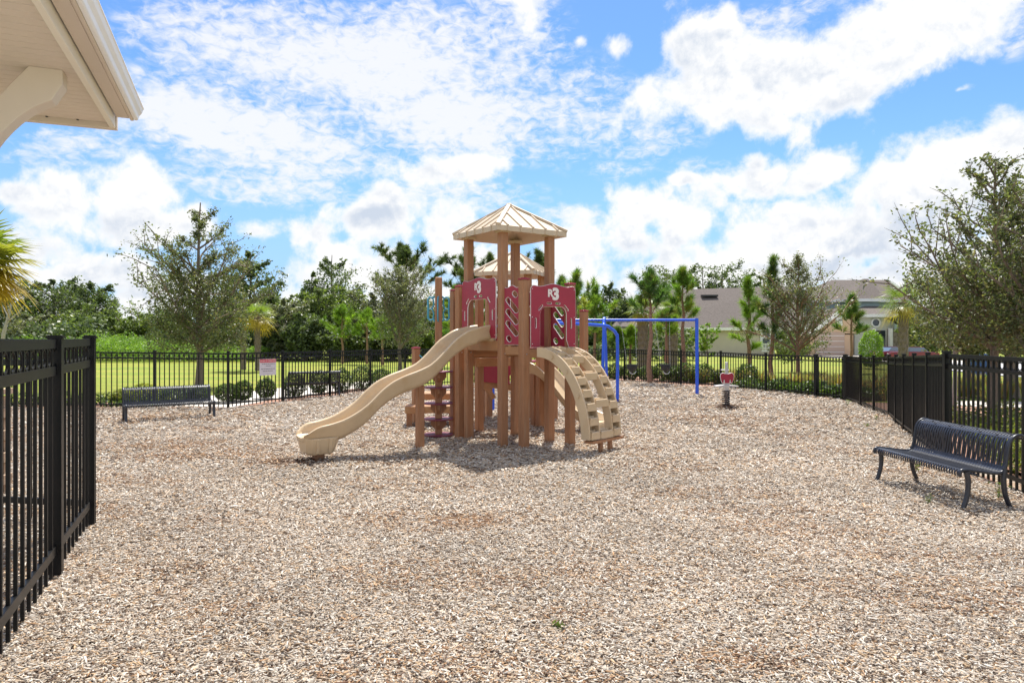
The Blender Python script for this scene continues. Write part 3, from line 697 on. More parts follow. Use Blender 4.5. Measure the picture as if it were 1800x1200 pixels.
# ---- roofs
def hip_roof(cx, cy, a, ang0, ze, zt, name='roof'):
    """a = half side; ang0 = direction of the first corner"""
    c = Vector((cx, cy, 0)); rr_ = a * math.sqrt(2); cor = [c + Vector((math.cos(ang0 + i * math.pi / 2), math.sin(ang0 + i * math.pi / 2), 0)) * rr_ for i in range(4)]
    ap = c + UP * zt; m = MB(); lip = .085
    top = [p + UP * (ze + lip) for p in cor]; bot = [p + UP * ze for p in cor]; inb = [c + (p - c) * .90 + UP * (ze + .02) for p in cor]; ina = ap - UP * .10
    m.add(top + [ap], [(i, (i + 1) % 4, 4) for i in range(4)])
    m.add(bot + top, [(i, (i + 1) % 4, 4 + (i + 1) % 4, 4 + i) for i in range(4)])
    m.add(bot + inb, [((i + 1) % 4, i, 4 + i, 4 + (i + 1) % 4) for i in range(4)])
    m.add(inb + [ina], [((i + 1) % 4, i, 4) for i in range(4)])
    rf = m.build(name, M_roof, tower, bevel=.012)
    m = MB()
    for i in range(4):
        A, B = top[i], top[(i + 1) % 4]; mid_ = (A + B) / 2; nrm_ = (B - A).cross(ap - A).normalized()
        if nrm_.z < 0: nrm_ = -nrm_
        for t in (.14, .32, .5, .68, .86):
            s_ = A.lerp(B, t); f_ = 1 - abs(t - .5) * 2       # rib runs straight up the slope until it meets the hip
            e_ = s_ + (ap - mid_) * (f_ * .97 if t != .5 else .9)
            m.bar(s_ + nrm_ * .006, e_ + nrm_ * .006, .032, .034, up=nrm_, bev=.008)
            outw = Vector((mid_.x - c.x, mid_.y - c.y, 0)).normalized()
            m.box(s_ + outw * .006 - UP * .04, (.036, .014, lip * .9), math.atan2((B - A).y, (B - A).x))
        m.bar(A + UP * .0 + (A - c).normalized() * .008, ap, .075, .05, up=nrm_ + UP, bev=.015)
    m.tube([ap - UP * .05, ap + UP * .005, ap + UP * .03], [.07, .06, .035], 8)
    m.build('roof_rib', M_roof, rf)
    return rf
ctr = (pA + pC + pF + pE) / 4
hip_roof(-.05, 11.76, .705, TH - R(135), 3.475, 4.05)
for p in (pA, pC, pF, pE):
    m = MB(); m.box((p.x, p.y, ZR - .005), (.19, .19, .05), TH); m.build('roof_bracket', M_roof, tower)
hip_roof(.06, 15.2, .68, R(-66), 3.10, 3.68)

# ================================================================ LONG WAVE SLIDE
dS = -U; nS = Vector((math.sin(TH), -math.cos(TH), 0))            # nS points to the near side
S0 = Vector((-.44, 11.46, 0)); HWD = .265
rimpx = [(868, 570), (850, 573), (825, 579.5), (800, 597), (780, 620), (760, 640), (737, 651), (712, 660), (690, 671), (670, 687), (650, 709), (630, 724), (607, 737), (580, 746), (560, 749.5), (548, 757), (538, 770)]
rim = []
for px, py in rimpx:
    kx = (px - 900) / FOC; o_ = S0 + nS * HWD
    t = (kx * o_.y - o_.x) / (dS.x - kx * dS.y); rim.append((t, zat(py, o_.y + dS.y * t)))
rim = sorted(rim); ts = [r_[0] for r_ in rim]; zs = [r_[1] for r_ in rim]
slide = thing('wave_slide', 'tan plastic wave slide running down to the left from the tower', 'slide', S0 + dS * 2.84)
def smooth_interp(x, xs, ys):
    v = 0; W_ = 0
    for d_ in (-.08, -.04, 0, .04, .08):
        w_ = 1 - abs(d_) * 6; v += w_ * float(np.interp(x + d_, xs, ys)); W_ += w_
    return v / W_
rings = []; NT_ = 64; tend = ts[-1]
for i in range(NT_ + 1):
    t = ts[0] + (tend - ts[0]) * i / NT_
    zr = smooth_interp(t, ts, zs)
    wall = .225 if t < 2.7 else .225 - .06 * ((t - 2.7) / (tend - 2.7))
    if t < .3: wall = .20
    e = max(0, (t - 2.72) / (tend - 2.72)); wd = 1 + .06 * e
    if e > .6: wd -= .30 * ((e - .6) / .4) ** 2
    zb = zr - wall; c = S0 + dS * t
    if t > 2.5:  # flat run-out
        f_ = min(1, (t - 2.5) / .3); zb = zb * (1 - f_) + f_ * .36; 
        zr = max(zr, zb + .03)
    h = zr - zb
    sec = [(-.205, -.045), (-.235, .02), (-.262, h * .62), (-.287, h * .84), (-.292, h * .95), (-.28, h), (-.258, h), (-.236, h * .90), (-.222, h * .55), (-.20, h * .18), (-.16, .012), (-.08, 0)]
    sec = sec + [(0, -.003)] + [(-a, b) for a, b in reversed(sec)]
    rings.append([c + nS * (a * wd * HWD / .28) + UP * (zb + b) for a, b in sec])
m = MB(); m.sweep(rings, closed=True, cap=True); m.build('slide_chute', M_tan, slide, smooth=70)
# exit foot under the chute and its stake
cx_ = S0 + dS * 2.86
m = MB()
def ringbox(c, a, b, z): return [c + dS * (sx * a) + nS * (sy * b) + UP * z for sx, sy in ((-1, -.7), (-.7, -1), (.7, -1), (1, -.7), (1, .7), (.7, 1), (-.7, 1), (-1, .7))]
m.sweep([ringbox(cx_ + dS * .02, .17, .20, .12), ringbox(cx_ + dS * .02, .2, .215, .15), ringbox(cx_ + dS * .0, .255, .255, .36)]); ft = m.build('exit_foot', M_tan, slide, smooth=30, bevel=.01)
for s_ in (-.09, .09):
    m = MB(); a_ = cx_ + dS * s_ + nS * .222
    m.bar(a_ + UP * .15, a_ + nS * .03 + UP * .35, .05, .018, up=nS, bev=.006); m.build('rib', M_tan, ft)
m = MB(); p = S0 + dS * 2.87 + nS * .02; m.box((p.x, p.y, .05), (.14, .14, .24), TH, bev=.01); m.build('foot_post', M_post, slide)
m = MB(); m.bar(S0 + dS * .02 - nS * .3 + UP * 1.735, S0 + dS * .02 + nS * .3 + UP * 1.735, .06, .04); m.build('entry_lip', M_tan, slide)

# ================================================================ ARCH CLIMBER
climb = thing('arch_climber', 'tan plastic arched ladder curving down from the front of the tower', 'climber', (1.35, 10.1, 0))
T0 = Vector((.675, 11.02, 0)); E0 = Vector((1.44, 10.33, 0)); dC = (E0 - T0).normalized(); LC = (E0 - T0).length
wC = Vector((-dC.y, dC.x, 0));
if wC.x < 0: wC = -wC
WC = .82
def cl(s, off=0.0):
    """s 0..1 along the arch, returns distance along dC and height; off pushes inwards"""
    a = s * math.pi / 2; L_, H_ = LC - .02, 1.62 - .26
    x, z = L_ * math.sin(a) ** .95, .26 + H_ * math.cos(a) ** 1.08
    return x, z
def cl_n(s):
    x0, z0 = cl(max(0, s - .01)); x1, z1 = cl(min(1, s + .01)); t = Vector((x1 - x0, z1 - z0)).normalized(); return Vector((t.y, -t.x)), t
N_ = 22
def rail_w(w_, th, depth, name='side_rail'):
    A = []; B = []
    for i in range(N_ + 1):
        s = i / N_; x, z = cl(s); nn, _ = cl_n(s); A.append((x, z)); B.append((x + nn.x * depth, z + nn.y * depth if s < .999 else z))
    B = [(max(-.03, b[0]), b[1]) for b in B]
    rg = []
    for (a, b) in zip(A, B):
        P1 = T0 + wC * w_; q = lambda xz, o_: P1 + wC * o_ + dC * xz[0] + UP * xz[1]
        rg.append([q(a, -th / 2), q(a, th / 2), q(b, th / 2), q(b, -th / 2)])
    m = MB(); m.sweep(rg); m.build(name, M_tan, climb, smooth=35, bevel=.006)
rail_w(-WC / 2, .036, .155); rail_w(WC / 2, .036, .155); rail_w(-WC / 2 + .25, .024, .14, 'inner_rail'); rail_w(WC / 2 - .22, .024, .14, 'inner_rail')
def tread(w0, w1, s, deep=.075, drop=0.0):
    x, z = cl(s); nn, t = cl_n(s); P1 = T0 + dC * (x + nn.x * .045) + UP * (z + nn.y * .03 - drop); m = MB()
    m.box(P1 + wC * (w0 + w1) / 2 - UP * .012, (deep * 1.6, w1 - w0, .02), mat=Matrix((dC, wC, UP)).transposed())
    for k_ in (-1, 1): 
        c_ = P1 + wC * (w0 + w1) / 2 + dC * (k_ * .036 + .01) + UP * (.022 if k_ < 0 else .004)
        m.bar(c_ - wC * ((w1 - w0) / 2 - .012), c_ + wC * ((w1 - w0) / 2 - .012), .030, .040, bev=.008)
    m.box(P1 + wC * (w0 + w1) / 2 + dC * .056 - UP * .055, (.016, w1 - w0, .075), mat=Matrix((dC, wC, UP)).transposed())
    m.build('rung', M_tan, climb)
for k_ in range(9):
    s = .09 + k_ * .107
    tread(-WC / 2 + .02, -WC / 2 + .24, s); tread(WC / 2 - .21, WC / 2 - .02, s)
for s in (.04, .27, .48, .71, .95): tread(-WC / 2 + .26, WC / 2 - .23, s, .085)
# backing sheets of the side columns
for w0, w1 in ((-WC / 2 + .02, -WC / 2 + .245), (WC / 2 - .215, WC / 2 - .02)):
    rg = []
    for i in range(N_ + 1):
        s = i / N_; x, z = cl(s); nn, _ = cl_n(s); x += nn.x * .125; z += nn.y * .125 if s < .999 else 0
        x = max(-.02, x); rg.append([T0 + wC * w0 + dC * x + UP * z, T0 + wC * w1 + dC * x + UP * z, T0 + wC * w1 + dC * (x - .01) + UP * (z - .01), T0 + wC * w0 + dC * (x - .01) + UP * (z - .01)])
    m = MB(); m.sweep(rg); m.build('backing', M_tan, climb, smooth=40)
m = MB(); xb, zb = cl(1.0); c_ = T0 + dC * (xb - .04) + UP * .225; m.bar(c_ - wC * (WC / 2 - .02), c_ + wC * (WC / 2 + .02), .16, .04); m.build('foot_bar', M_post, climb)
for w_ in (-.09, .16):
    c_ = T0 + dC * (xb - .04) + wC * w_; m = MB(); m.box((c_.x, c_.y, .08), (.06, .06, .30), TH, bev=.006); m.build('foot_post', M_post, climb)
for s_ in (.2, .42, .65):
    x, z = cl(s_); nn, _ = cl_n(s_); c_ = T0 + dC * (x + nn.x * .08) + UP * (z + nn.y * .08) - wC * (WC / 2 + .025)
    m = MB(); m.tube([c_, c_ - wC * .012], .035, 12); m.build('hub_boss', M_tan, climb)

# ================================================================ LOW SLIDE on the far side
low = thing('low_slide', 'smaller tan slide seen behind the arched ladder', 'slide', (1.8, 13.2, 0))
a0 = Vector((.45, 13.6, 0)); e0_ = Vector((1.62, 12.75, 0)); dL = (e0_ - a0).normalized(); nL = Vector((dL.y, -dL.x, 0)); LL = (e0_ - a0).length
rings = []
for i in range(31):
    s = i / 30; z = .17 + .93 * (.5 + .5 * math.cos(math.pi * min(1, s / .92))) ** 1.1
    h = .19 - .05 * max(0, (s - .85) / .15)
    sec = [(-.19, -.04), (-.26, h * .6), (-.29, h * .95), (-.27, h), (-.24, h * .9), (-.2, h * .2), (-.1, 0)]; sec = sec + [(-a, b) for a, b in reversed(sec)]
    rings.append([a0 + dL * (LL * s * 1.05) + nL * a + UP * (z + b) for a, b in sec])
m = MB(); m.sweep(rings); m.build('slide_chute', M_tan, low, smooth=60)
m = MB(); p = a0 + dL * LL * .97; m.box((p.x, p.y, .06), (.2, .3, .26), math.atan2(dL.y, dL.x)); m.build('foot_post', M_tan, low)
m = MB(); m.box((a0.x, a0.y, .5), (.12, .12, 1.1), TH); m.build('foot_post', M_post, low)

# ================================================================ POD CLIMBER with handles
pod = thing('disc_climber', 'tall brown pole with burgundy stepping discs and teal handles beside the slide', 'climber', (-1.32, 12.27, 0))
c_ = Vector((-1.32, 12.27, 0))
m = MB(); m.box((c_.x, c_.y, 2.85 / 2 - .04), (.125, .125, 2.93), R(8), bev=.012); m.build('pole', M_post, pod)
M_disc = pmat('disc_top', (.19, .035, .06), .5, .2, 120, .2, 12)
for k_, z_ in enumerate((1.155, .875, .59, .31, .03)):
    m = MB(); outline = []
    for i in range(28):
        a = 2 * math.pi * i / 28; rr_ = .275 * (1 - .05 * (1 + math.cos(4 * a)) / 2); outline.append((rr_ * math.cos(a), rr_ * math.sin(a)))
    m.prism(outline, (c_.x, c_.y, z_), (1, 0, 0), (0, 1, 0), .022); dk = m.build('step_disc', M_disc, pod, bevel=.004)
    if k_ < 4:
        m = MB()
        for ang_ in (R(8), R(98)):
            d_ = Vector((math.cos(ang_), math.sin(ang_), 0))
            m.prism([(-.14, -.012), (.14, -.012), (.14, -.10), (.062, -.19), (-.062, -.19), (-.14, -.10)], (c_.x, c_.y, z_), d_, (0, 0, 1), .05)
        m.build('gusset', M_post, dk)
for s_, dpt in ((-1, 0), (1, 0)):
    m = MB(); x0 = .065; x1 = .19
    pts = [(x0, 2.5), (x0 + .05, 2.47), (x0 + .07, 2.49), (x1 - .03, 2.49), (x1, 2.45), (x1 - .005, 2.28), (x1, 2.12), (x1 - .03, 2.08), (x0 + .06, 2.08), (x0 + .04, 2.1), (x0, 2.06)]
    m.tube([c_ + Vector((s_ * x, -.01, z)) for x, z in pts], .018, 8)
    m.tube([c_ + Vector((s_ * x, -.01, z)) for x, z in [(x0 + .03, 2.46), (x0 + .02, 2.36), (x0 + .05, 2.28), (x0 + .02, 2.2), (x0 + .03, 2.1)]], .014, 8)
    m.tube([c_ + Vector((s_ * x, -.01, z)) for x, z in [(x0 + .05, 2.28), (x1 - .005, 2.28)]], .011, 6)
    m.build('handle', M_teal, pod, smooth=50)
m = MB(); m.tube([c_ + Vector((-.0, -.06, 2.5)), c_ + Vector((0, -.12, 2.46)), c_ + Vector((0, -.12, 2.1)), c_ + Vector((0, -.06, 2.06))], .014, 8); m.build('handle', M_teal, pod, smooth=50)

# ================================================================ TRANSFER STATION (low steps behind the pole)
tr = thing('step_platform', 'low brown timber steps behind the disc pole', 'platform', (-1.7, 13.7, 0))
m = MB(); m.box((-1.62, 13.62, .35), (1.0, .46, .14), R(6), bev=.01); m.build('lower_step', M_beam, tr)
m = MB(); m.box((-1.42, 14.25, .56), (1.15, .6, .13), R(6), bev=.01); m.build('upper_step', M_beam, tr)
for p in ((-2.03, 13.5), (-1.2, 13.6), (-1.2, 14.4)):
    m = MB(); m.box((p[0], p[1], .13), (.11, .11, .34), R(6)); m.build('leg', M_post, tr)
m = MB(); m.tube([(-1.93, 14.0, 1.42), (-1.84, 13.95, 1.36), (-1.84, 13.95, 1.1), (-1.93, 14.0, 1.06)], .014, 8); m.build('handle', M_teal, tr, smooth=50)
m = MB(); m.tube([(-1.1, 13.9, 1.45), (-1.02, 13.8, 1.38), (-1.02, 13.8, .95), (-1.1, 13.9, .9)], .014, 8); m.build('handle', M_teal, tr, smooth=50)

# ================================================================ SWINGS
sw = thing('swing_set', 'blue steel swing frame with a long top bar', 'swing set', (4.2, 20.9, 0))
zb = 2.28
m = MB(); m.tube([(.9, 20.9, zb), (2.8, 20.9, zb), (5.58, 20.8, zb)], .042, 12); m.build('top_bar', M_blue, sw, smooth=60)
m = MB(); m.tube([(5.63, 20.8, zb + .055), (5.63, 20.8, zb - .06), (5.64, 20.8, -.1)], .052, 14); m.build('leg', M_blue, sw, smooth=60)
m = MB(); m.tube(spline([(2.86, 21.0, zb), (2.80, 20.75, zb + .05), (2.76, 20.55, zb - .12), (2.74, 20.4, zb - .4), (2.68, 20.3, -.1)], 5), .045, 12); m.build('leg', M_blue, sw, smooth=60)
m = MB(); m.tube([(2.86, 21.1, zb), (2.95, 21.4, 1.1), (3.02, 21.7, -.1)], .045, 12); m.build('leg', M_blue, sw, smooth=60)
m = MB(); m.tube([(.9, 20.9, zb), (.9, 20.7, -.1)], .055, 12); m.build('leg', M_blue, sw, smooth=60)
def swing(x0, sx, lab):
    r_ = thing('bucket_swing', lab, 'swing', (x0, 20.85, .75), group='bucket swings')
    # rounded bucket: shell with a leg opening, lathe-like half cup
    m = MB(); rings = []
    for z_, a_, b_ in ((.905, .145, .11), (.86, .15, .12), (.78, .14, .115), (.73, .09, .09)):
        rings.append([Vector((x0 + a_ * math.cos(2 * math.pi * j / 16), 20.85 + b_ * math.sin(2 * math.pi * j / 16), z_)) for j in range(16)])
    m.sweep(rings); m.tube([Vector((x0 + .15 * math.cos(2 * math.pi * j / 16), 20.85 + .12 * math.sin(2 * math.pi * j / 16), .91)) for j in range(17)], .02, 6, cap=False)
    m.tube([(x0, 20.73, .86), (x0, 20.75, .76), (x0, 20.85, .67), (x0, 20.95, .76)], .03, 6); m.build('bucket', M_rubber, r_, smooth=60)
    m = MB(); m.tube([(x0 - .10, 20.74, .72), (x0 - .06, 20.72, .66), (x0, 20.71, .64), (x0 + .06, 20.72, .66), (x0 + .10, 20.74, .72)], .012, 6); m.build('trim', M_silver, r_)
    for s_ in (-1, 1):
        m = MB(); top = Vector((x0 + s_ * .22 + sx, 20.87, zb - .05)); bo = Vector((x0 + s_ * .14, 20.85, .86)); n = 34
        for k_ in range(n):
            a = top.lerp(bo, k_ / n); b = top.lerp(bo, (k_ + .8) / n); m.bar(a, b, .018 if k_ % 2 else .006, .006 if k_ % 2 else .018, up=(0, 1, 0))
        m.build('chain', M_chain, r_)
swing((1111 - 900) / FOC * 20.85, -.12, 'left black bucket swing hanging from the blue bar'); swing((1170 - 900) / FOC * 20.85, -.1, 'right black bucket swing hanging from the blue bar, nearer the end post')
ar = thing('overhead_arch', 'lower blue bent pipe arch standing between the tower and the swings', 'play bar', (2.9, 18.9, 0))
m = MB(); m.tube(spline([(-.46, 16.4, -.1), (-.46, 16.4, 1.75), (-.40, 16.45, 1.98), (-.25, 16.55, 2.08), (1.2, 17.6, 2.12), (2.45, 18.55, 2.08), (2.72, 18.75, 2.0), (2.88, 18.88, 1.85), (2.92, 18.9, 1.6), (2.92, 18.9, -.1)], 5), .045, 12); m.build('pipe', M_blue, ar, smooth=60)

# ================================================================ SPRING RIDER
sp = thing('spring_rider', 'small spring rider with a burgundy back panel on a black coil', 'spring toy', (5.3, 16.9, 0))
m = MB(); tt = 90; m.tube([(5.3 + .088 * math.cos(i * .56), 16.9 + .088 * math.sin(i * .56), .03 + .42 * i / tt) for i in range(tt + 1)], .0135, 7); m.build('coil_spring', M_rubber, sp, smooth=60)
m = MB(); m.lathe([(0, .0), (.032, .0), (.032, .45), (0, .45)], (5.3, 16.9, 0), 10); m.build('core', pmat('spring_core', (.5, .42, .38), .6), sp)
m = MB(); m.lathe([(.0, .0), (.3, .0), (.28, .03), (.17, .07), (.1, .09), (0, .09)], (5.3, 16.9, -.0), 20); m.build('soil_mound', M_dirt, sp, smooth=60)
m = MB(); m.prism([(-.06, .44), (.06, .44), (.075, .60), (.045, .74), (.03, 1.15), (-.03, 1.15), (-.045, .74), (-.075, .60)], (5.3, 16.87, 0), (1, 0, 0), (0, 0, 1), .05); m.build('body', M_silver, sp, bevel=.01)
m = MB(); m.prism([(-.28, .545), (.28, .545), (.28, .565), (.1, .585), (-.1, .585), (-.28, .565)], (5.3, 16.9, 0), (1, 0, 0), (0, 0, 1), .24); m.build('seat', pmat('rider_seat', (.6, .56, .54), .5), sp)
bp_ = [(-.03, .86), (-.10, .885), (-.155, .86), (-.165, .78), (-.135, .67), (-.11, .635), (.11, .635), (.135, .67), (.165, .78), (.155, .86), (.10, .885), (.03, .86)]
plate('back_panel', bp_, [rrect(-.075, .68, .03, .07), rrect(.075, .68, .03, .07)], frame((5.3, 16.83, 0), (1, 0, 0), UP), .02, .007, parent=sp)
m = MB(); m.tube([(5.3, 16.86, .9), (5.29, 16.87, 1.06)], .014, 8); m.tube([(5.2, 17.0, .95), (5.4, 17.0, .95)], .014, 8); m.build('handle', M_silver, sp)

# ================================================================ PAVILION CORNER (roof, gutter, curved bracket) at the upper left
M_paint = pmat('tan_paint', (.62, .54, .455), .55, .1, 60, .04, 3); M_fas = pmat('tan_fascia', (.60, .52, .44), .5, .05, 40, .04, 2)
M_white = pmat('gutter_white', (.82, .82, .82), .4, .05, 30, .03, 2); M_trim = pmat('trim_tan', (.74, .69, .60), .5)
e1 = Vector((.372, -.928, 0)).normalized(); e2 = Vector((-e1.y * -1, -e1.x, 0)); e2 = Vector((-.928, -.372, 0))
K0 = Vector((-2.65, 4.50, 0)); ZS = 3.2
pav = thing('pavilion', 'tan pavilion roof corner with soffit, white gutter and curved bracket', 'pavilion', (K0 + e2 * 1.0 + e1 * .9))
def pv(a, b, z): return K0 + e1 * a + e2 * b + UP * z
# soffit of narrow ridged boards running across
m = MB(); nb = 62; L_ = 4.6; sec = []
for k_ in range(nb):
    x0 = L_ * k_ / nb; w_ = L_ / nb
    sec += [(x0, 0), (x0 + w_ * .1, .0), (x0 + w_ * .14, .012), (x0 + w_ * .18, 0)]
m.sweep([[pv(x, -.0, ZS + z) for x, z in sec], [pv(x, 3.4, ZS + z) for x, z in sec]], closed=False)
so_ = m.build('soffit', M_paint, pav)
bm_h = MB()
for k_ in range(5):
    bm_h = MB(); bm_h.box(pv(.012, .18 + k_ * .17, ZS - .003), (.02, .012, .004), math.atan2(e1.y, e1.x)); bm_h.build('vent_hole', M_rubber, so_)
def pbeam(a0, b0, a1, b1, z0, z1, th, mat, nm, par=None):
    m = MB(); m.bar(pv(a0, b0, (z0 + z1) / 2), pv(a1, b1, (z0 + z1) / 2), th, z1 - z0, bev=.003); return m.build(nm, mat, par or pav)
pbeam(0, -.015, 4.6, -.015, ZS - .03, ZS + .06, .034, M_trim, 'inner_trim')
pbeam(-.02, -.04, -.02, 3.4, ZS - .035, ZS + .12, .05, M_fas, 'rake_board')
pbeam(.03, -.078, 4.6, -.078, ZS + .035, ZS + .055, .075, M_fas, 'outer_soffit')
pbeam(0, -.128, 4.6, -.128, ZS + .03, ZS + .15, .02, M_fas, 'fascia')
# gutter with a stepped profile
gs = [(-.14, .035), (-.158, .035), (-.165, .042), (-.17, .065), (-.186, .085), (-.194, .11), (-.20, .113), (-.198, .12), (-.19, .118), (-.14, .118)]
m = MB(); m.sweep([[pv(a, b, ZS + z) for b, z in gs] for a in (0.0, 4.6)]); m.build('gutter', M_white, pav)
m = MB(); m.add([pv(-.04, -.13, ZS + .15), pv(4.6, -.13, ZS + .15), pv(4.6, 3.4, ZS + 1.5), pv(-.04, 3.4, ZS + 1.5), pv(-.04, -.13, ZS + .12), pv(4.6, -.13, ZS + .12), pv(4.6, 3.4, ZS + 1.46), pv(-.06, 3.4, ZS + 1.46)], [(0, 1, 2, 3), (7, 6, 5, 4), (0, 4, 5, 1), (3, 2, 6, 7), (0, 3, 7, 4), (1, 5, 6, 2)]); m.build('roof', pmat('shingle', (.2, .17, .15), .9, .6, 40, .3, 18), pav)
m = MB(); m.add([pv(-.01, -.1, ZS + .08), pv(-.01, 3.4, ZS + .1), pv(-.01, 3.4, ZS + 1.4), pv(-.01, -.1, ZS + .12)], [(0, 1, 2, 3)]); m.build('gable_wall', M_paint, pav)
# curved bracket, in a vertical plane running inwards
PB = Vector((-2.39, 3.65, 0))
curve_top = [(0, -.0), (.15, -.0), (.29, -.19), (.42, -.38), (.53, -.62), (.60, -1.0)]
low_c = [(.70, -1.0), (.49, -1.0), (.46, -.82), (.40, -.62), (.31, -.43), (.23, -.31), (.14, -.22), (.05, -.165), (.0, -.07)]
up_p = [(p.x, p.y) for p in spline([(a, b) for a, b in curve_top[1:]], 4)]; lo_p = [(p.x, p.y) for p in spline(low_c[1:-1], 4)]
ctl = up_p; m = MB(); n_ = 14
def samp(pts, t):
    t *= len(pts) - 1; i = min(int(t), len(pts) - 2); return Vector(pts[i]).lerp(Vector(pts[i + 1]), t - i)
rg = []
eb = e2
for i in range(n_ + 1):
    a = samp(up_p[::-1], i / n_); b = samp(lo_p, i / n_)
    rg.append([PB + eb * a.x + UP * (ZS + a.y) + e1 * .055, PB + eb * a.x + UP * (ZS + a.y) - e1 * .055, PB + eb * b.x + UP * (ZS + b.y) - e1 * .055, PB + eb * b.x + UP * (ZS + b.y) + e1 * .055])
rg.append([PB + eb * .0 + UP * (ZS) + e1 * .055, PB + UP * ZS - e1 * .055, PB + eb * .0 + UP * (ZS - .075) - e1 * .055, PB + eb * .0 + UP * (ZS - .075) + e1 * .055])
m.sweep(rg); m.build('bracket', M_paint, pav, bevel=.004)
c_ = PB + eb * .86; m = MB(); m.box((c_.x, c_.y, 1.6), (.26, .26, 3.2), math.atan2(e1.y, e1.x)); m.build('column', M_paint, pav)
# stone pier glimpsed between the pickets
M_stone = pmat('field_stone', (.42, .30, .20), .9, 1, 14, .35, 9)
sp_ = thing('stone_pier', 'stacked stone pier glimpsed between the fence bars at the far left', 'pier', (-5.95, 7.6, 0))
m = MB(); rr = random.Random(5)
for zc in range(9):
    for q in range(3):
        for s_ in (0, 1):
            m.box((-6.12 + q * .15 + rr.uniform(-.01, .01) + (zc % 2) * .04, 7.5 + s_ * .2, .06 + zc * .125), (.14, .2 + rr.uniform(-.02, .03), .115), rr.uniform(-.04, .04), bev=.01)
m.build('stone_stack', M_stone, sp_)
m = MB(); m.box((-5.95, 7.6, 1.17), (.5, .5, .06)); m.build('coping', M_stone, sp_)
# ================================================================ VEGETATION
def leafmat(name, trans=.35, rough=.45, spec=.5):
    m = bpy.data.materials.new(name); m.use_nodes = True; N = NT(m.node_tree)
    c = N.n('ShaderNodeAttribute', attribute_name='tint').outputs['Color']
    bs = N.n('ShaderNodeBsdfPrincipled', {'Base Color': c, 'Roughness': rough, 'Specular IOR Level': spec})
    tr = N.n('ShaderNodeBsdfTranslucent', {'Color': N.mix(1.0, c, (1.4, 1.5, .65), 'MULTIPLY')})
    mx = N.n('ShaderNodeMixShader', {0: trans, 1: bs.outputs[0], 2: tr.outputs[0]})
    N.n('ShaderNodeOutputMaterial', {'Surface': mx.outputs[0]}); return m
M_leaf = leafmat('broad_leaf', .36, .45, .4); M_needle = leafmat('pine_needle', .35, .5, .3); M_frond = leafmat('palm_frond', .4, .4, .5)
M_bark = pmat('bark', (.20, .155, .12), .9, 1, 25, .35, 14, stretch=(3, 3, .8), dirt=((.32, .27, .23), 5, .5)); M_rbark = pmat('reddish_bark', (.26, .15, .10), .9, 1, 25, .35, 14)
M_gbark = pmat('pale_branch', (.36, .32, .29), .85, .5, 25, .3, 10)
G = {'oak': [(.12, .145, .06), (.09, .115, .048), (.16, .185, .085), (.20, .19, .10)], 'dark': [(.10, .138, .054), (.135, .175, .066), (.07, .10, .043)], 'mid': [(.15, .205, .056), (.195, .245, .066), (.115, .16, .05)],
     'grey': [(.17, .185, .10), (.21, .215, .135), (.12, .14, .075)], 'bright': [(.19, .31, .04), (.25, .37, .05), (.14, .24, .035)], 'pine': [(.15, .27, .04), (.21, .33, .05), (.10, .19, .035), (.28, .31, .06)],
     'dpine': [(.09, .18, .045), (.13, .235, .05), (.06, .12, .035), (.20, .22, .06)], 'yellow': [(.26, .30, .05), (.20, .26, .04), (.32, .30, .07)], 'box': [(.055, .095, .025), (.085, .14, .03), (.035, .06, .018), (.12, .16, .04)]}
def tints(r_, key, n):
    p = np.array(G[key]); return p[r_.integers(0, len(p), n)] * r_.uniform(.75, 1.25, n)[:, None]
def unit(v): return v / np.maximum(np.linalg.norm(v, axis=1), 1e-6)[:, None]
def leaves(name, parent, pts, size, key, mat, r_, flat=.4, asp=.5):
    """one pointed leaf at each point"""
    n = len(pts); a = unit(r_.normal(0, 1, (n, 3)) * (1, 1, .7)); nr = unit(r_.normal(0, 1, (n, 3)) + (0, 0, flat * 2)); b = unit(np.cross(a, nr))
    s = (size * r_.uniform(.6, 1.3, n))[:, None]
    v = np.stack([pts - a * s * .5, pts + b * s * asp * .5, pts + a * s * .5 + nr * s * .08, pts - b * s * asp * .5], 1).reshape(-1, 3)
    f = np.arange(n * 4).reshape(-1, 4)
    return fast_mesh(name, v, f, mat, parent, np.repeat(tints(r_, key, n), 4, 0))
def rot_about(v, axis, a): return Matrix.Rotation(a, 3, axis) @ v
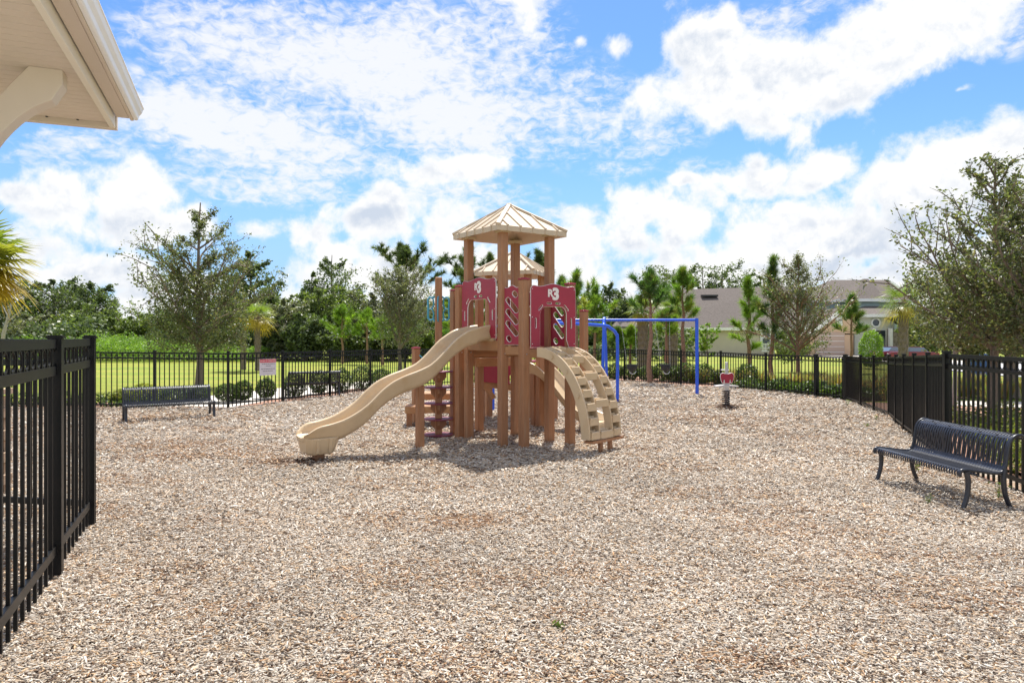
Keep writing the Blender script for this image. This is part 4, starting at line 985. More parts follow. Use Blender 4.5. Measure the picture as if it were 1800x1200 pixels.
def broad_tree(name, label, X, Y, H, cb, rad, seed, key='oak', nlimb=14, nsub=6, per=26, leaf=.11, tr=.09, prof=None, up=.75, group=None, cat='tree', spread=.22, bark=None, bare=0.0, lean=(0, 0), fill=0, fork=None, subl=.42, clump=5, fillmax=.95, tip=2):
    r_ = np.random.default_rng(seed); rd = random.Random(seed)
    root = thing(name, label, cat, (X, Y, 0), group=group); prof = prof or (lambda t: math.sin(math.pi * min(1, .12 + t * .95)) ** .7)
    tm = MB(); tp = []; x, y = X, Y; n = 8
    for i in range(n + 1):
        t = i / n; tp.append(Vector((X + lean[0] * t + rd.uniform(-.02, .02) * H * .25 * (t > 0), Y + lean[1] * t + rd.uniform(-.02, .02) * H * .25 * (t > 0), H * .96 * t)))
    tm.tube(tp, [tr * (1.25 if i == 0 else 1) * (1 - .9 * i / n) + .008 for i in range(n + 1)], 8)
    pts = []; 
    def at(h):
        t = max(0, min(1, h / (H * .96))) * n; i = min(int(t), n - 1); return tp[i].lerp(tp[i + 1], t - i)
    for k_ in range(nlimb):
        q = (k_ + rd.random() * .8) / nlimb; h0 = cb + (H - cb) * q * .92; a = k_ * 2.4 + rd.uniform(-.5, .5)
        top_ = q > .62 and rad < 2.6
        if top_ and rd.random() < .35: continue
        L = rad * prof(q) * (rd.uniform(.5, 1.9) if top_ else rd.uniform(.6, 1.22)); el_ = up * (1 - .2 * q) + rd.uniform(-.2, .2)
        d = Vector((math.cos(a) * math.cos(el_), math.sin(a) * math.cos(el_), math.sin(el_))); L /= max(.45, math.cos(el_))
        base = at(h0 - L * .18 if h0 > cb + .3 else h0 * .93); P_ = [base]
        for j in range(5):
            d = (d + Vector((rd.uniform(-.16, .16), rd.uniform(-.16, .16), rd.uniform(-.1, .14)))).normalized(); P_.append(P_[-1] + d * L / 5)
        r0 = tr * .45 * (1 - .6 * q) + .006; tm.tube(P_, [r0 * (1 - .85 * j / 5) + .003 for j in range(6)], 5)
        for c_i in range(tip):
            cc = P_[4].lerp(P_[5], rd.random()); sg_ = spread * L * .22
            pts.append(np.array(cc) + r_.normal(0, 1, (per // 3, 3)) * (sg_, sg_, sg_))
        for s_ in range(nsub):
            t = (.25 + .75 * (s_ + rd.random()) / nsub) * 5; i = min(int(t), 4); b0 = P_[i].lerp(P_[i + 1], t - i)
            dd = (d + Vector((rd.gauss(0, .75), rd.gauss(0, .75), rd.gauss(.1, .5)))).normalized(); Ls = L * subl * rd.uniform(.5, 1.15)
            e_ = b0 + dd * Ls * .55 + Vector((0, 0, rd.uniform(-.05, .1) * Ls)); e2_ = e_ + (dd + Vector((rd.gauss(0, .3), rd.gauss(0, .3), .2))).normalized() * Ls * .45
            tm.tube([b0, e_, e2_], [r0 * .35 + .002, r0 * .2 + .002, .0025], 3, cap=False)
            if rd.random() < bare: continue
            for c_i in range(clump):
                tt = rd.random(); cc = (b0.lerp(e_, tt * 2) if tt < .5 else e_.lerp(e2_, tt * 2 - 1)); sg_ = max(spread * Ls * .6, .035 * rad if rad < 2.6 else 0)
                m_ = max(2, int(per // clump * (.55 if top_ else 1)))
                pts.append(np.array(cc) + r_.normal(0, 1, (m_, 3)) * (sg_, sg_, sg_ * .8))
    if fill:
        m_ = fill; tq = r_.uniform(0, fillmax, m_); aa = r_.uniform(0, 2 * np.pi, m_); rr_ = np.array([prof(t) for t in tq]) * rad * np.sqrt(r_.uniform(0, 1, m_)) * .8
        pts.append(np.stack([X + lean[0] * tq + rr_ * np.cos(aa), Y + lean[1] * tq + rr_ * np.sin(aa), cb + (H - cb) * tq + r_.normal(0, .1, m_)], 1))
    pts = np.concatenate(pts); pts = pts[pts[:, 2] > max(.1, cb * .75)]
    tm.build('trunk', bark or M_bark, root, smooth=60)
    leaves('crown', root, pts, leaf, key, M_leaf, r_)
    return root
def pine(label, X, Y, H, cb, rad, seed, key='pine', nb=34, nd=.26, tufts=5, tr=.07, top=.35, group='young pines', width=.014, kind='pine_tree', bark=None, curve=.5):
    r_ = np.random.default_rng(seed); rd = random.Random(seed)
    root = thing(kind, label, 'tree', (X, Y, 0), group=group); tm = MB()
    n = 7; tp = [Vector((X + rd.uniform(-.012, .012) * H * (i > 0), Y + rd.uniform(-.012, .012) * H * (i > 0), H * .97 * i / n)) for i in range(n + 1)]
    tm.tube(tp, [tr * (1.15 - 1.05 * i / n) + .012 for i in range(n + 1)], 8)
    T_ = []
    def at(h): t = max(0, min(.999, h / (H * .97))) * n; i = int(t); return tp[i].lerp(tp[i + 1], t - i)
    for k_ in range(nb):
        q = (k_ + rd.random()) / nb; h0 = cb + (H - cb) * q * .93; a = k_ * 2.39 + rd.uniform(-.3, .3)
        w_ = (math.sin(math.pi * min(1, (.30 + q * .8))) ** .8) * (1 - q) ** .22
        L = max(.2 * rad, rad * 1.45 * w_ * rd.uniform(.5, 1.2)); d = Vector((math.cos(a), math.sin(a), .25 + .9 * q + rd.uniform(-.25, .3))).normalized(); P_ = [at(h0)]
        for j in range(5):
            d = (d + Vector((rd.uniform(-.1, .1), rd.uniform(-.1, .1), .16 * curve * 2 * j / 5 + .03))).normalized(); P_.append(P_[-1] + d * L / 5)
        tm.tube(P_, [.018 * (H / 5) * (1 - .8 * j / 5) + .003 for j in range(6)], 4)
        for s_ in range(tufts):
            t = (1 - .62 * s_ / max(1, tufts - 1) ) * 4.99; i = int(t); b0 = P_[i].lerp(P_[i + 1], t - i)
            if s_ == 0: T_.append((b0, d))
            else:
                dd = (d * .7 + Vector((rd.gauss(0, .6), rd.gauss(0, .6), rd.uniform(.2, .9)))).normalized(); e_ = b0 + dd * L * rd.uniform(.12, .3)
                tm.tube([b0, e_], [.007 * H / 5, .004], 3, cap=False); T_.append((e_, dd))
    for k_ in range(4):
        T_.append((at(H * (.90 + .09 * k_ / 3)), Vector((rd.gauss(0, .3), rd.gauss(0, .3), 1)).normalized()))
    tm.build('trunk', bark or M_rbark, root, smooth=60)
    m_ = 64; C_ = np.repeat(np.array([t[0][:] for t in T_]), m_, 0); Dd = np.repeat(np.array([t[1][:] for t in T_]), m_, 0); N = len(C_)
    Dn = unit(Dd * .9 + r_.normal(0, .5, (N, 3))); C_ = C_ - Dd * (r_.uniform(0, .9, N) * nd)[:, None]
    s = (nd * r_.uniform(.7, 1.2, N))[:, None]; sd_ = unit(np.cross(Dn, r_.normal(0, 1, (N, 3)))) * width / 2
    tip = C_ + Dn * s + np.array([0, 0, -1]) * s * .08
    v = np.stack([C_ - sd_, C_ + sd_, tip], 1).reshape(-1, 3); tn = np.repeat(tints(r_, key, len(T_)), m_, 0) * r_.uniform(.8, 1.2, N)[:, None]
    fast_mesh('crown', v, np.arange(N * 3).reshape(-1, 3), M_needle, root, np.repeat(tn, 3, 0))
    return root
def fan_palm(label, X, Y, H, seed, nfr=26, fl=.95, gold=.25, tr=.13, stem=.75, group=None, keyc=((.17, .24, .045), (.42, .30, .04)), width=.035, shown_trunk=True, z0=0.0):
    r_ = np.random.default_rng(seed); rd = random.Random(seed); root = thing('sabal_palm', label, 'palm tree', (X, Y, 0), group=group); c = Vector((X, Y, H))
    tm = MB(); n = 24; tm.tube([(X, Y, H * i / n) for i in range(n + 1)], [tr * (1 + .12 * (i % 2)) for i in range(n + 1)], 12)
    for k_ in range(60):        # old leaf bases, crossing over each other
        a = k_ * 2.4; z_ = H * (.25 + .73 * k_ / 60); p = Vector((X + tr * math.cos(a), Y + tr * math.sin(a), z_)); tm.bar(p, p + Vector((math.cos(a) * .07, math.sin(a) * .07, .16)), .05, .015)
    tm.build('trunk', M_bark, root)
    V_, F_, C_ = [], [], []; sm = MB()
    for k_ in range(nfr):
        q = (k_ + .5) / nfr; a = k_ * 2.4 + rd.uniform(-.3, .3); e_ = R(80) - R(125) * q ** .9; d = Vector((math.cos(a) * math.cos(e_), math.sin(a) * math.cos(e_), math.sin(e_)))
        side_ = Vector((-math.sin(a), math.cos(a), 0)); upn = side_.cross(d) * -1
        hub = c + d * stem * rd.uniform(.8, 1.1); sm.tube([c, (c + hub) / 2 + Vector((0, 0, .04)), hub], .012, 4)
        old = max(0, min(1, (q - (1 - gold * 1.6)) / (gold * 1.2))); cc = np.array(keyc[0]) * (1 - old) + np.array(keyc[1]) * old
        ns = 26
        for j in range(ns):
            u_ = -1 + 2 * (j + .5) / ns; an = u_ * R(115); L = fl * (1 - .35 * abs(u_) ** 1.5) * rd.uniform(.85, 1.1)
            dd = (d * math.cos(an) + side_ * math.sin(an) + upn * (-.25 + .1 * abs(u_))).normalized(); w_ = width * (1 - .3 * abs(u_)); pn = dd.cross(upn).normalized()
            p0 = hub; p1 = hub + dd * L * .55; drop = Vector((0, 0, -1)) * L * rd.uniform(.05, .26) ; p2 = hub + dd * L + drop; b = len(V_)
            V_ += [p0 - pn * w_ * .2, p0 + pn * w_ * .2, p1 + pn * w_ * .5, p1 - pn * w_ * .5, p2 + pn * .002, p2 - pn * .002]; F_ += [(b, b + 1, b + 2, b + 3), (b + 3, b + 2, b + 4, b + 5)]
            col_ = cc * rd.uniform(.7, 1.25); tipc = col_ * .5 + np.array((.40, .30, .07)) * .5 if rd.random() < .25 + gold * 1.5 else col_; C_ += [col_] * 4 + [tipc] * 2
    st = sm.build('petiole', M_rbark, root)
    fast_mesh('fronds', np.array([v[:] for v in V_]), np.array(F_), M_frond, root, np.array(C_))
    return root
def shrub(X, Y, w, h, seed, key='box', label=None, n=900, leaf=.05, group='clipped bushes along the fence', name='round_bush', cat='bush'):
    r_ = np.random.default_rng(seed); root = thing(name, label, cat, (X, Y, 0), group=group)
    u = unit(r_.normal(0, 1, (n, 3))); rr_ = r_.uniform(.62, 1.05, n) ** .6
    lump = 1 + .10 * np.sin(u[:, 0] * 7 + seed) * np.cos(u[:, 2] * 6 + seed) 
    p = np.stack([X + u[:, 0] * w / 2 * rr_ * lump, Y + u[:, 1] * w / 2 * rr_ * lump, h * .5 + u[:, 2] * h * .5 * rr_ * lump], 1); p = p[p[:, 2] > .02]
    leaves('foliage', root, p, leaf, key, M_leaf, r_, asp=.65)
    m = MB()
    for k_ in range(7):
        a = k_ * .9; m.tube([(X, Y, 0), (X + w * .12 * math.cos(a), Y + w * .12 * math.sin(a), h * .35), (X + w * .32 * math.cos(a), Y + w * .32 * math.sin(a), h * .72)], [.018, .012, .005], 4)
    m.build('stem', M_bark, root); return root
def P2(px, Y): return (px - 900) / FOC * Y
def ztop(py, Y): return EYE - (py - HOR) * Y / FOC

# ---- left: the big young oak in front of the tree line
Yo = 24.0
broad_tree('oak_tree', 'tall ragged young oak on the lawn, behind the bench on the left', P2(350, Yo), Yo, 6.75, 1.25, 2.15, 11, 'oak', nlimb=46, nsub=10, per=38, leaf=.10, tr=.12, up=.62, spread=.16, clump=6, fill=10500, subl=.36, fillmax=.5, tip=3,
           prof=lambda t: (1.0 - .1 * t if t < .38 else max(.12, .96 * (1 - (t - .38) / .66) ** 1.3)))
Yq = 31.0
broad_tree('oak_tree', 'slender grey-green young oak standing left of the play tower', P2(703, Yq), Yq, 4.95, 1.35, 1.6, 12, 'grey', nlimb=36, nsub=9, per=36, leaf=.09, tr=.09, up=.95, spread=.22, fill=5500, prof=lambda t: (.8 + .4 * t if t < .35 else max(.12, .95 * (1 - (t - .35) / .75))), bark=M_bark)
# ---- palms
fan_palm('palm with gold drooping fronds at the left edge', -11.0, 14.0, 3.25, 21, nfr=36, fl=.84, gold=.50, stem=.52, width=.065)
fan_palm('short sabal palm behind the sign, the one nearer the big oak', P2(428, 36), 36, 2.9, 22, nfr=18, fl=.75, gold=.3, stem=.4, group='small palms behind the sign')
fan_palm('short sabal palm behind the sign, the one with yellowing fronds', P2(453, 35), 35, 2.75, 23, nfr=20, fl=.8, gold=.4, stem=.45, group='small palms behind the sign')
# ---- far tree line on the left and middle: (px centre, distance, px top, half width px, colour, label, leafsize, seed)
far_t = [
 (20, 62, 520, 70, 'dark', 'dark bushy tree below the gold palm'), (95, 66, 492, 62, 'dark', 'tallest dark oak of the mass on the left'), (165, 64, 500, 48, 'dark', 'dark oak at the right end of the left mass'), (130, 58, 545, 40, 'mid', 'lower green tree before the dark oaks'),
 (60, 56, 555, 42, 'grey', 'greyish low tree before the dark oaks'), (235, 60, 556, 42, 'mid', 'fresh green low tree beside the big oak'), (190, 57, 560, 26, 'mid', 'small green tree above the light green thicket'), (300, 62, 552, 45, 'mid', 'green tree half hidden by the big oak'),
 (440, 58, 446, 50, 'dark', 'dark full-crowned oak rising behind the big young oak'), (400, 56, 520, 50, 'dark', 'dark low tree behind the big oak'), (480, 60, 520, 34, 'mid', 'olive tree right of the big oak'), (500, 52, 530, 46, 'grey', 'grey brushy tree behind the back-turned bench'),
 (583, 70, 448, 40, 'dark', 'tall dark tree with twin tops, left of centre'), (548, 68, 480, 26, 'dark', 'dark tree leaning beside the twin-topped tree'), (560, 56, 512, 52, 'mid', 'yellow-green tree below the twin-topped tree'), (620, 58, 500, 40, 'mid', 'green tree filling the gap before the tall pine'),
 (660, 54, 520, 44, 'grey', 'grey-green tree left of the slender oak'), (740, 54, 520, 48, 'grey', 'grey-green tree directly left of the play tower'), (800, 60, 535, 50, 'mid', 'green tree behind the slide top'), (870, 60, 540, 50, 'mid', 'green tree hidden behind the play tower'), (535, 50, 560, 40, 'dark', 'dark undergrowth tree behind the bench'),
 (940, 62, 535, 40, 'mid', 'green tree between the tower posts'), (1000, 60, 520, 46, 'mid', 'green tree at the right side of the tower'), (1072, 66, 500, 34, 'dark', 'dark oak between the pines on the right'), (1098, 64, 520, 26, 'dark', 'smaller dark oak above the house corner'), (1045, 56, 545, 36, 'dark', 'dark shrubby tree below the bright pines'), (690, 50, 565, 40, 'dark', 'dark undergrowth tree under the slender oak'), (610, 49, 572, 36, 'dark', 'dark undergrowth tree behind the bright pines'), (760, 50, 575, 40, 'mid', 'low green tree beside the handles'),
 (340, 56, 575, 60, 'dark', 'dark undergrowth tree beneath the big oak'), (440, 52, 570, 46, 'dark', 'dark undergrowth tree behind the palms')]
for i, (px, Yt, pt, hwp, key, lab) in enumerate(far_t):
    H = ztop(pt, Yt) * 1.04; rad = hwp / FOC * Yt * 1.08
    broad_tree('broadleaf_tree', lab, P2(px, Yt), Yt, H, H * .10, rad, 100 + i, key, nlimb=24, nsub=8, per=40, leaf=.27, tr=.22, up=.5, spread=.26, fill=3200, fillmax=.86, group='trees of the far tree line', prof=lambda t: (.85 + .3 * t if t < .5 else max(.38, 1.0 * (1 - ((t - .5) / .55) ** 2))))
# house-side background oaks
for i, (px, Yt, pt, hwp, key, lab) in enumerate([(1150, 92, 462, 30, 'dark', 'thin-crowned tree above the roof, furthest left'), (1195, 95, 470, 30, 'dark', 'dark oak above the grey roof, left one'), (1235, 96, 462, 32, 'dark', 'dark oak above the grey roof, middle one'), (1270, 96, 462, 28, 'dark', 'dark oak above the roof vent'), (1312, 98, 470, 28, 'dark', 'dark oak above the right end of the grey roof'), (1345, 98, 480, 24, 'dark', 'dark oak behind the tall pine')]):
    H = ztop(pt, Yt); broad_tree('broadleaf_tree', lab, P2(px, Yt), Yt, H, H * .3, hwp / FOC * Yt, 160 + i, key, nlimb=20, nsub=8, per=34, leaf=.36, tr=.25, up=.35, spread=.24, fill=900, group='oaks behind the houses', prof=lambda t: .75 + .35 * math.sin(t * 3))
for i, (px, Yt, pt, hwp, key, lab) in enumerate([(1625, 58, 540, 34, 'mid', 'green tree beyond the road, right of the blue house'), (1680, 60, 520, 46, 'dark', 'dark tree beyond the road behind the corner post'), (1745, 58, 530, 46, 'mid', 'green tree beyond the blue bins'), (1815, 60, 515, 54, 'dark', 'dark tree beyond the road at the right edge')]):
    H = ztop(pt, Yt); broad_tree('broadleaf_tree', lab, P2(px, Yt), Yt, H, H * .1, hwp / FOC * Yt, 180 + i, key, nlimb=20, nsub=7, per=34, leaf=.30, tr=.2, up=.5, spread=.26, fill=2600, fillmax=.86, group='trees beyond the road', prof=lambda t: (.85 + .3 * t if t < .5 else max(.38, 1.0 * (1 - ((t - .5) / .55) ** 2))))
# ---- tall bare-branched pines far off
pine('tall open pine left of the play tower', P2(712, 56), 56, ztop(432, 56), 5.0, 2.6, 41, 'dark', nb=26, nd=.5, tufts=7, tr=.2, width=.06, group='tall old pines', curve=.3)
pine('tall open pine seen beside the left roof post', P2(822, 60), 60, ztop(437, 60), 4.6, 2.7, 42, 'dark', nb=22, nd=.55, tufts=6, tr=.2, width=.05, group='tall old pines', curve=.3)
pine('tall open pine peeping out under the main roof', P2(948, 62), 62, ztop(440, 62), 4.8, 2.0, 43, 'dark', nb=18, nd=.55, tufts=6, tr=.2, width=.05, group='tall old pines', curve=.3)
pine('pine with its crown in the gap above the rear roof', P2(862, 60), 60, ztop(448, 60), 4.8, 2.0, 44, 'dark', nb=16, nd=.55, tufts=5, tr=.2, width=.05, group='tall old pines', curve=.3)
# ---- young bright pines
for i, (px, Yt, pt, cbp, hwp, key, lab) in enumerate([
  (602, 44, 535, 600, 30, 'bright', 'bright green young pine behind the far bench'), (645, 44, 545, 600, 32, 'bright', 'bright green young pine left of the slender oak'), (672, 42, 560, 600, 26, 'bright', 'low bright young pine at the foot of the slender oak'),
  (1012, 30, 476, 590, 46, 'pine', 'big bright pine right of the play tower'), (1045, 33, 500, 600, 30, 'pine', 'bright pine above the blue swing bar'), (985, 34, 482, 590, 26, 'dpine', 'dark pine touching the right roof post'), (840, 34, 500, 600, 30, 'pine', 'bright pine glimpsed through the tower posts'), (800, 40, 500, 600, 26, 'pine', 'bright pine between the pole and the left post'),
  (1143, 26, 478, 566, 44, 'dpine', 'dark double-crowned pine behind the swings'), (1200, 29, 466, 565, 25, 'pine', 'slim pine in front of the grey roof'), (1172, 30, 545, 592, 22, 'bright', 'small bright pine between the two swings'),
  (1357, 27, 446, 600, 28, 'dpine', 'tallest pine, with a round dark top, before the house'), (1316, 30, 482, 612, 25, 'bright', 'pale bright pine left of the tallest pine'),
  (1497, 34, 515, 590, 26, 'dpine', 'small pine in front of the two storey house'), (1108, 34, 572, 612, 16, 'bright', 'small green pine left of the swings'), (1085, 34, 575, 612, 14, 'dpine', 'dark small pine beside the blue post')]):
    H = ztop(pt, Yt); pine(lab, P2(px, Yt), Yt, H, max(.5, ztop(cbp, Yt)), hwp / FOC * Yt, 200 + i, key, nb=17 if hwp > 24 else 12, nd=.33 if hwp > 24 else .28, tufts=5, tr=.085 if Yt < 32 else .07, width=.024)
# ---- right: oak before the houses, palms, cypress
broad_tree('oak_tree', 'upright young oak in front of the house window', P2(1403, 26), 26, ztop(446, 26), 1.15, 1.65, 301, 'grey', nlimb=34, nsub=9, per=34, leaf=.085, tr=.085, up=.85, spread=.2, fill=4500, bark=M_rbark, prof=lambda t: (.85 + .4 * t if t < .3 else max(.16, .97 * (1 - (t - .3) / .78))))
fan_palm('sabal palm with a rough trunk beside the blue house', P2(1588, 32), 32, ztop(532, 32), 302, nfr=24, fl=.95, gold=.18, tr=.2, stem=.55)
for px, lab in ((1130, 'rough-barked sabal palm behind the left swing'), (1182, 'rough-barked sabal palm behind the right swing')):
    fan_palm(lab, P2(px, 33), 33, ztop(545, 33), 310 + px, nfr=16, fl=.7, gold=.2, tr=.24, stem=.4, group='sabal palms behind the swings')
shrub(P2(1531, 38), 38, 1.25, ztop(580, 38), 320, 'bright', 'cone-shaped bright green cypress before the house', 5200, .085, None, 'cypress_tree', 'tree')
broad_tree('small_tree', 'small round tree with fresh leaves at the end of the blue bar', P2(1243, 30), 30, ztop(562, 30), .9, .72, 325, 'bright', nlimb=14, nsub=6, per=30, leaf=.11, tr=.03, up=.7)
broad_tree('small_tree', 'leafy shrubby tree before the porch', P2(1392, 34), 34, ztop(588, 34), .5, 1.0, 326, 'mid', nlimb=14, nsub=6, per=30, leaf=.12, tr=.04, up=.6, fill=900)
# right-hand oaks by the fence
broad_tree('oak_tree', 'large oak leaning over the right fence, with a bare-twigged top', P2(1748, 13.5), 13.5, ztop(262, 13.5), 1.6, 1.8, 331, 'oak', nlimb=40, nsub=9, per=32, leaf=.085, tr=.085, up=.80, spread=.15, fill=8500, bark=M_bark, bare=.10, subl=.36, fillmax=.42,
           prof=lambda t: (1.0 if t < .40 else max(.20, .62 * (1 - (t - .40) / .62) ** .9)))
broad_tree('oak_tree', 'leafy oak at the right edge, behind the nearest oak', P2(1815, 12), 12, ztop(275, 12), 1.5, 1.0, 332, 'oak', nlimb=34, nsub=9, per=32, leaf=.075, tr=.09, up=.8, spread=.2, fill=2500, subl=.36, fillmax=.5)
broad_tree('oak_tree', 'broad low oak filling the space behind the right fence', P2(1700, 21), 21, ztop(452, 21), 1.1, 1.5, 333, 'oak', nlimb=34, nsub=9, per=34, leaf=.09, tr=.09, up=.55, spread=.22, fill=5500, subl=.42)
broad_tree('oak_tree', 'dark thick-stemmed oak in the bed by the road', P2(1776, 20), 20, ztop(470, 20), 1.2, 2.2, 334, 'oak', nlimb=30, nsub=8, per=34, leaf=.10, tr=.2, up=.5, spread=.24, fill=6500)
broad_tree('oak_tree', 'slim pale-stemmed oak next to the corner post', P2(1678, 15), 15, ztop(500, 15), 1.5, .8, 335, 'oak', nlimb=16, nsub=7, per=26, leaf=.08, tr=.05, up=.9, spread=.22, fill=500, bark=M_gbark)
# ---- clipped bushes
left_b = [(330, 712, .6, .42), (385, 709, .75, .45), (412, 707, .62, .5), (455, 703, .62, .52), (507, 700, .75, .62), (551, 695, .68, .66), (592, 691, .80, .68), (630, 687, .9, .72), (664, 684, .8, .6), (200, 715, .8, .4), (232, 716, 1.0, .5), (290, 714, .9, .42)]
left_l = ['flat low bush behind the left bench, centre', 'low wide bush right of the left bench', 'low bush under the sign, left one', 'round bush directly below the sign', 'round bush left of the back-turned bench', 'round bush before the back-turned bench seat', 'round bush at the right end of the back-turned bench', 'large dark bush above the slide bend', 'large bush further along behind the slide', 'low sprawling bush at the left fence corner', 'yellowish sprawling bush beside the left bench end', 'low bush behind the left bench, left part']
for i, ((px, py, w, h), lab) in enumerate(zip(left_b, left_l)):
    x, y = gp(px, py); shrub(x, y + .55, w * .9, h * 1.12, 400 + i, 'box' if i not in (9, 10) else 'yellow', lab, 2400, .05)
right_b = [(1048, 668, .8, .55), (1075, 669, .8, .65), (1102, 670, .8, .62), (1135, 671, .9, .6), (1162, 672, .85, .72), (1183, 673, .8, .6), (1203, 674, .95, .75), (1234, 676, .9, .72), (1262, 678, .6, .5), (1313, 681, .85, .78)]
for i, (px, py, w, h) in enumerate(right_b):
    x, y = gp(px, py); shrub(x + .2, y + .6, w * .95, h * 1.05, 430 + i, 'box', ['round bush behind the left blue leg', 'round bush right of the blue legs', 'round bush below the left swing', 'round bush between the two swings', 'round bush left of the right swing', 'small round bush below the right swing', 'dark round bush before the end post of the swings', 'dark round bush right of the swing end post', 'small bush left of the spring rider', 'dark round bush right of the spring rider'][i], 1300, .07)
# ---- ornamental grasses and ground cover
def grass_clump_mass(name, label, spots, h, r0, blades, key, seed, w=.012, kind='stuff'):
    r_ = np.random.default_rng(seed); V_, C_ = [], []
    for x, y in spots:
        n = blades; a = r_.uniform(0, 2 * np.pi, n); q = np.sqrt(r_.uniform(0, 1, n)) * r0 * .45; bx = x + q * np.cos(a); by = y + q * np.sin(a); hh = h * r_.uniform(.6, 1.15, n); le = r_.uniform(.15, .7, n) * r0 * 1.4
        tx = bx + np.cos(a) * le; ty = by + np.sin(a) * le; px_, py_ = -np.sin(a) * w / 2, np.cos(a) * w / 2; z = np.zeros(n)
        mid_ = np.stack([bx * .55 + tx * .45, by * .55 + ty * .45, hh * .72], 1)
        V_.append(np.stack([np.stack([bx - px_, by - py_, z], 1), np.stack([bx + px_, by + py_, z], 1), mid_ + np.stack([px_, py_, z], 1), np.stack([tx, ty, hh], 1), mid_ - np.stack([px_, py_, z], 1)], 1).reshape(-1, 3))
        C_.append(np.repeat(tints(r_, key, n), 5, 0))
    v = np.concatenate(V_); n = len(v) // 5; i = np.arange(n)[:, None] * 5
    f = np.concatenate([i + np.array([[0, 1, 2, 4]]), i + np.array([[4, 2, 3, 3]])]); f3 = np.concatenate([i + np.array([[0, 1, 2]]), i + np.array([[0, 2, 4]]), i + np.array([[4, 2, 3]])])
    o = fast_mesh(name, v, f3, M_leaf, None, np.concatenate(C_)); tag(o, label, name.replace('_', ' '), kind=kind)
G['straw'] = [(.22, .25, .07), (.38, .20, .09), (.18, .24, .05), (.34, .25, .12)]
rg_ = np.random.default_rng(55)
def band(pa, pb, da, db, n):
    """random spots between two ground points, pushed back by da..db"""
    a, b = Vector(pa), Vector(pb); out = []
    for t in rg_.uniform(0, 1, n):
        p = a.lerp(b, t); d = (b - a).normalized(); nn = Vector((-d.y, d.x)); nn = nn if nn.y > 0 else -nn; q = rg_.uniform(da, db); out.append((p.x + nn.x * q, p.y + nn.y * q))
    return out
sp1 = []
for i in range(len(BACK_R) - 1): sp1 += band(BACK_R[i], BACK_R[i + 1], 1.4, 4.4, 7)
grass_clump_mass('ornamental_grass', 'straw-tipped ornamental grasses behind the right part of the back fence', sp1, .50, .45, 150, 'straw', 61, .02)
sp2 = [(rg_.uniform(9.5, 17), rg_.uniform(16.5, 24)) for _ in range(22)]
grass_clump_mass('ornamental_grass', 'ornamental grasses around the tree stems beyond the right fence', sp2, .55, .45, 150, 'straw', 62, .02)
def cover(name, label, region, n, h, key, seed, leaf):
    r_ = np.random.default_rng(seed); pts = []
    for (pa, pb, da, db, k_) in region:
        a, b = np.array(pa), np.array(pb); t = r_.uniform(0, 1, k_)[:, None]; d = (b - a) / np.linalg.norm(b - a); nn = np.array([-d[1], d[0]]); nn = nn if nn[1] > 0 else -nn
        p = a + (b - a) * t + nn * r_.uniform(da, db, k_)[:, None]; z = h * r_.uniform(.1, 1, k_) * (.65 + .35 * np.sin(p[:, 0] * 5 + p[:, 1] * 3) * np.cos(p[:, 1] * 6)); pts.append(np.concatenate([p, z[:, None]], 1))
    pts = np.concatenate(pts); o = leaves(name, None, pts, leaf, key, M_leaf, r_, asp=.7); tag(o, label, name.replace('_', ' '), kind='stuff')
cover('ground_cover', 'low glossy green ground cover in front of the right back fence grasses', [(BACK_R[2], BACK_R[3], .2, 2.0, 3000), (BACK_R[3], BACK_R[4], .2, 2.4, 6500), (BACK_R[4], BACK_R[5], .2, 2.4, 7500)], 0, .42, 'box', 71, .09)
G['limeb'] = [(.17, .20, .04), (.22, .24, .05), (.12, .15, .03), (.08, .11, .03)]
cover('ground_cover', 'olive-yellow hedge plants right behind the nearest bench and fence', [((6.3, 9.3), (9.0, 14.8), -1.9, -.25, 9000), ((5.9, 7.0), (6.3, 9.3), -1.6, -.25, 6000)], 0, .55, 'limeb', 72, .06)
cover('ground_cover', 'leafy plants along the left fence foot', [((-13, 17.2), BACK_L[1], .1, .7, 2600)], 0, .4, 'box', 73, .07)
# light green thicket at the far edge of the lawn on the left
r_ = np.random.default_rng(81); n = 24000; x = r_.uniform(P2(60, 50), P2(470, 50), n); pxx = x / 50 * FOC + 900
top = np.interp(pxx, [60, 160, 200, 250, 300, 340, 400, 470], [1.6, 1.55, 2.0, 1.75, 1.5, 1.25, 1.1, 1.0]) * (1 + .16 * np.sin(pxx * .11) + .08 * np.sin(pxx * .37))
yy = r_.uniform(46.5, 51, n); z = top * r_.uniform(0, 1, n) ** .55 * (1 - .22 * np.abs(yy - 48.7) / 2.3)
G['weed'] = [(.17, .31, .04), (.22, .36, .05), (.13, .24, .03), (.26, .38, .07)]
o = leaves('thicket', None, np.stack([x, yy, z], 1), .17, 'weed', M_leaf, r_, asp=.28); tag(o, 'light green weedy thicket at the far edge of the lawn', 'thicket', kind='stuff')
# undergrowth along the tree line
n = 26000; x = r_.uniform(-52, 14, n); yy = r_.uniform(50, 54, n); z = (2.2 + .9 * np.sin(x * .7) + .5 * np.sin(x * 1.9)) * r_.uniform(0, 1, n) ** .7
o = leaves('undergrowth', None, np.stack([x, yy, z], 1), .34, 'dark', M_leaf, r_); tag(o, 'dark undergrowth below the far trees', 'undergrowth', kind='stuff')
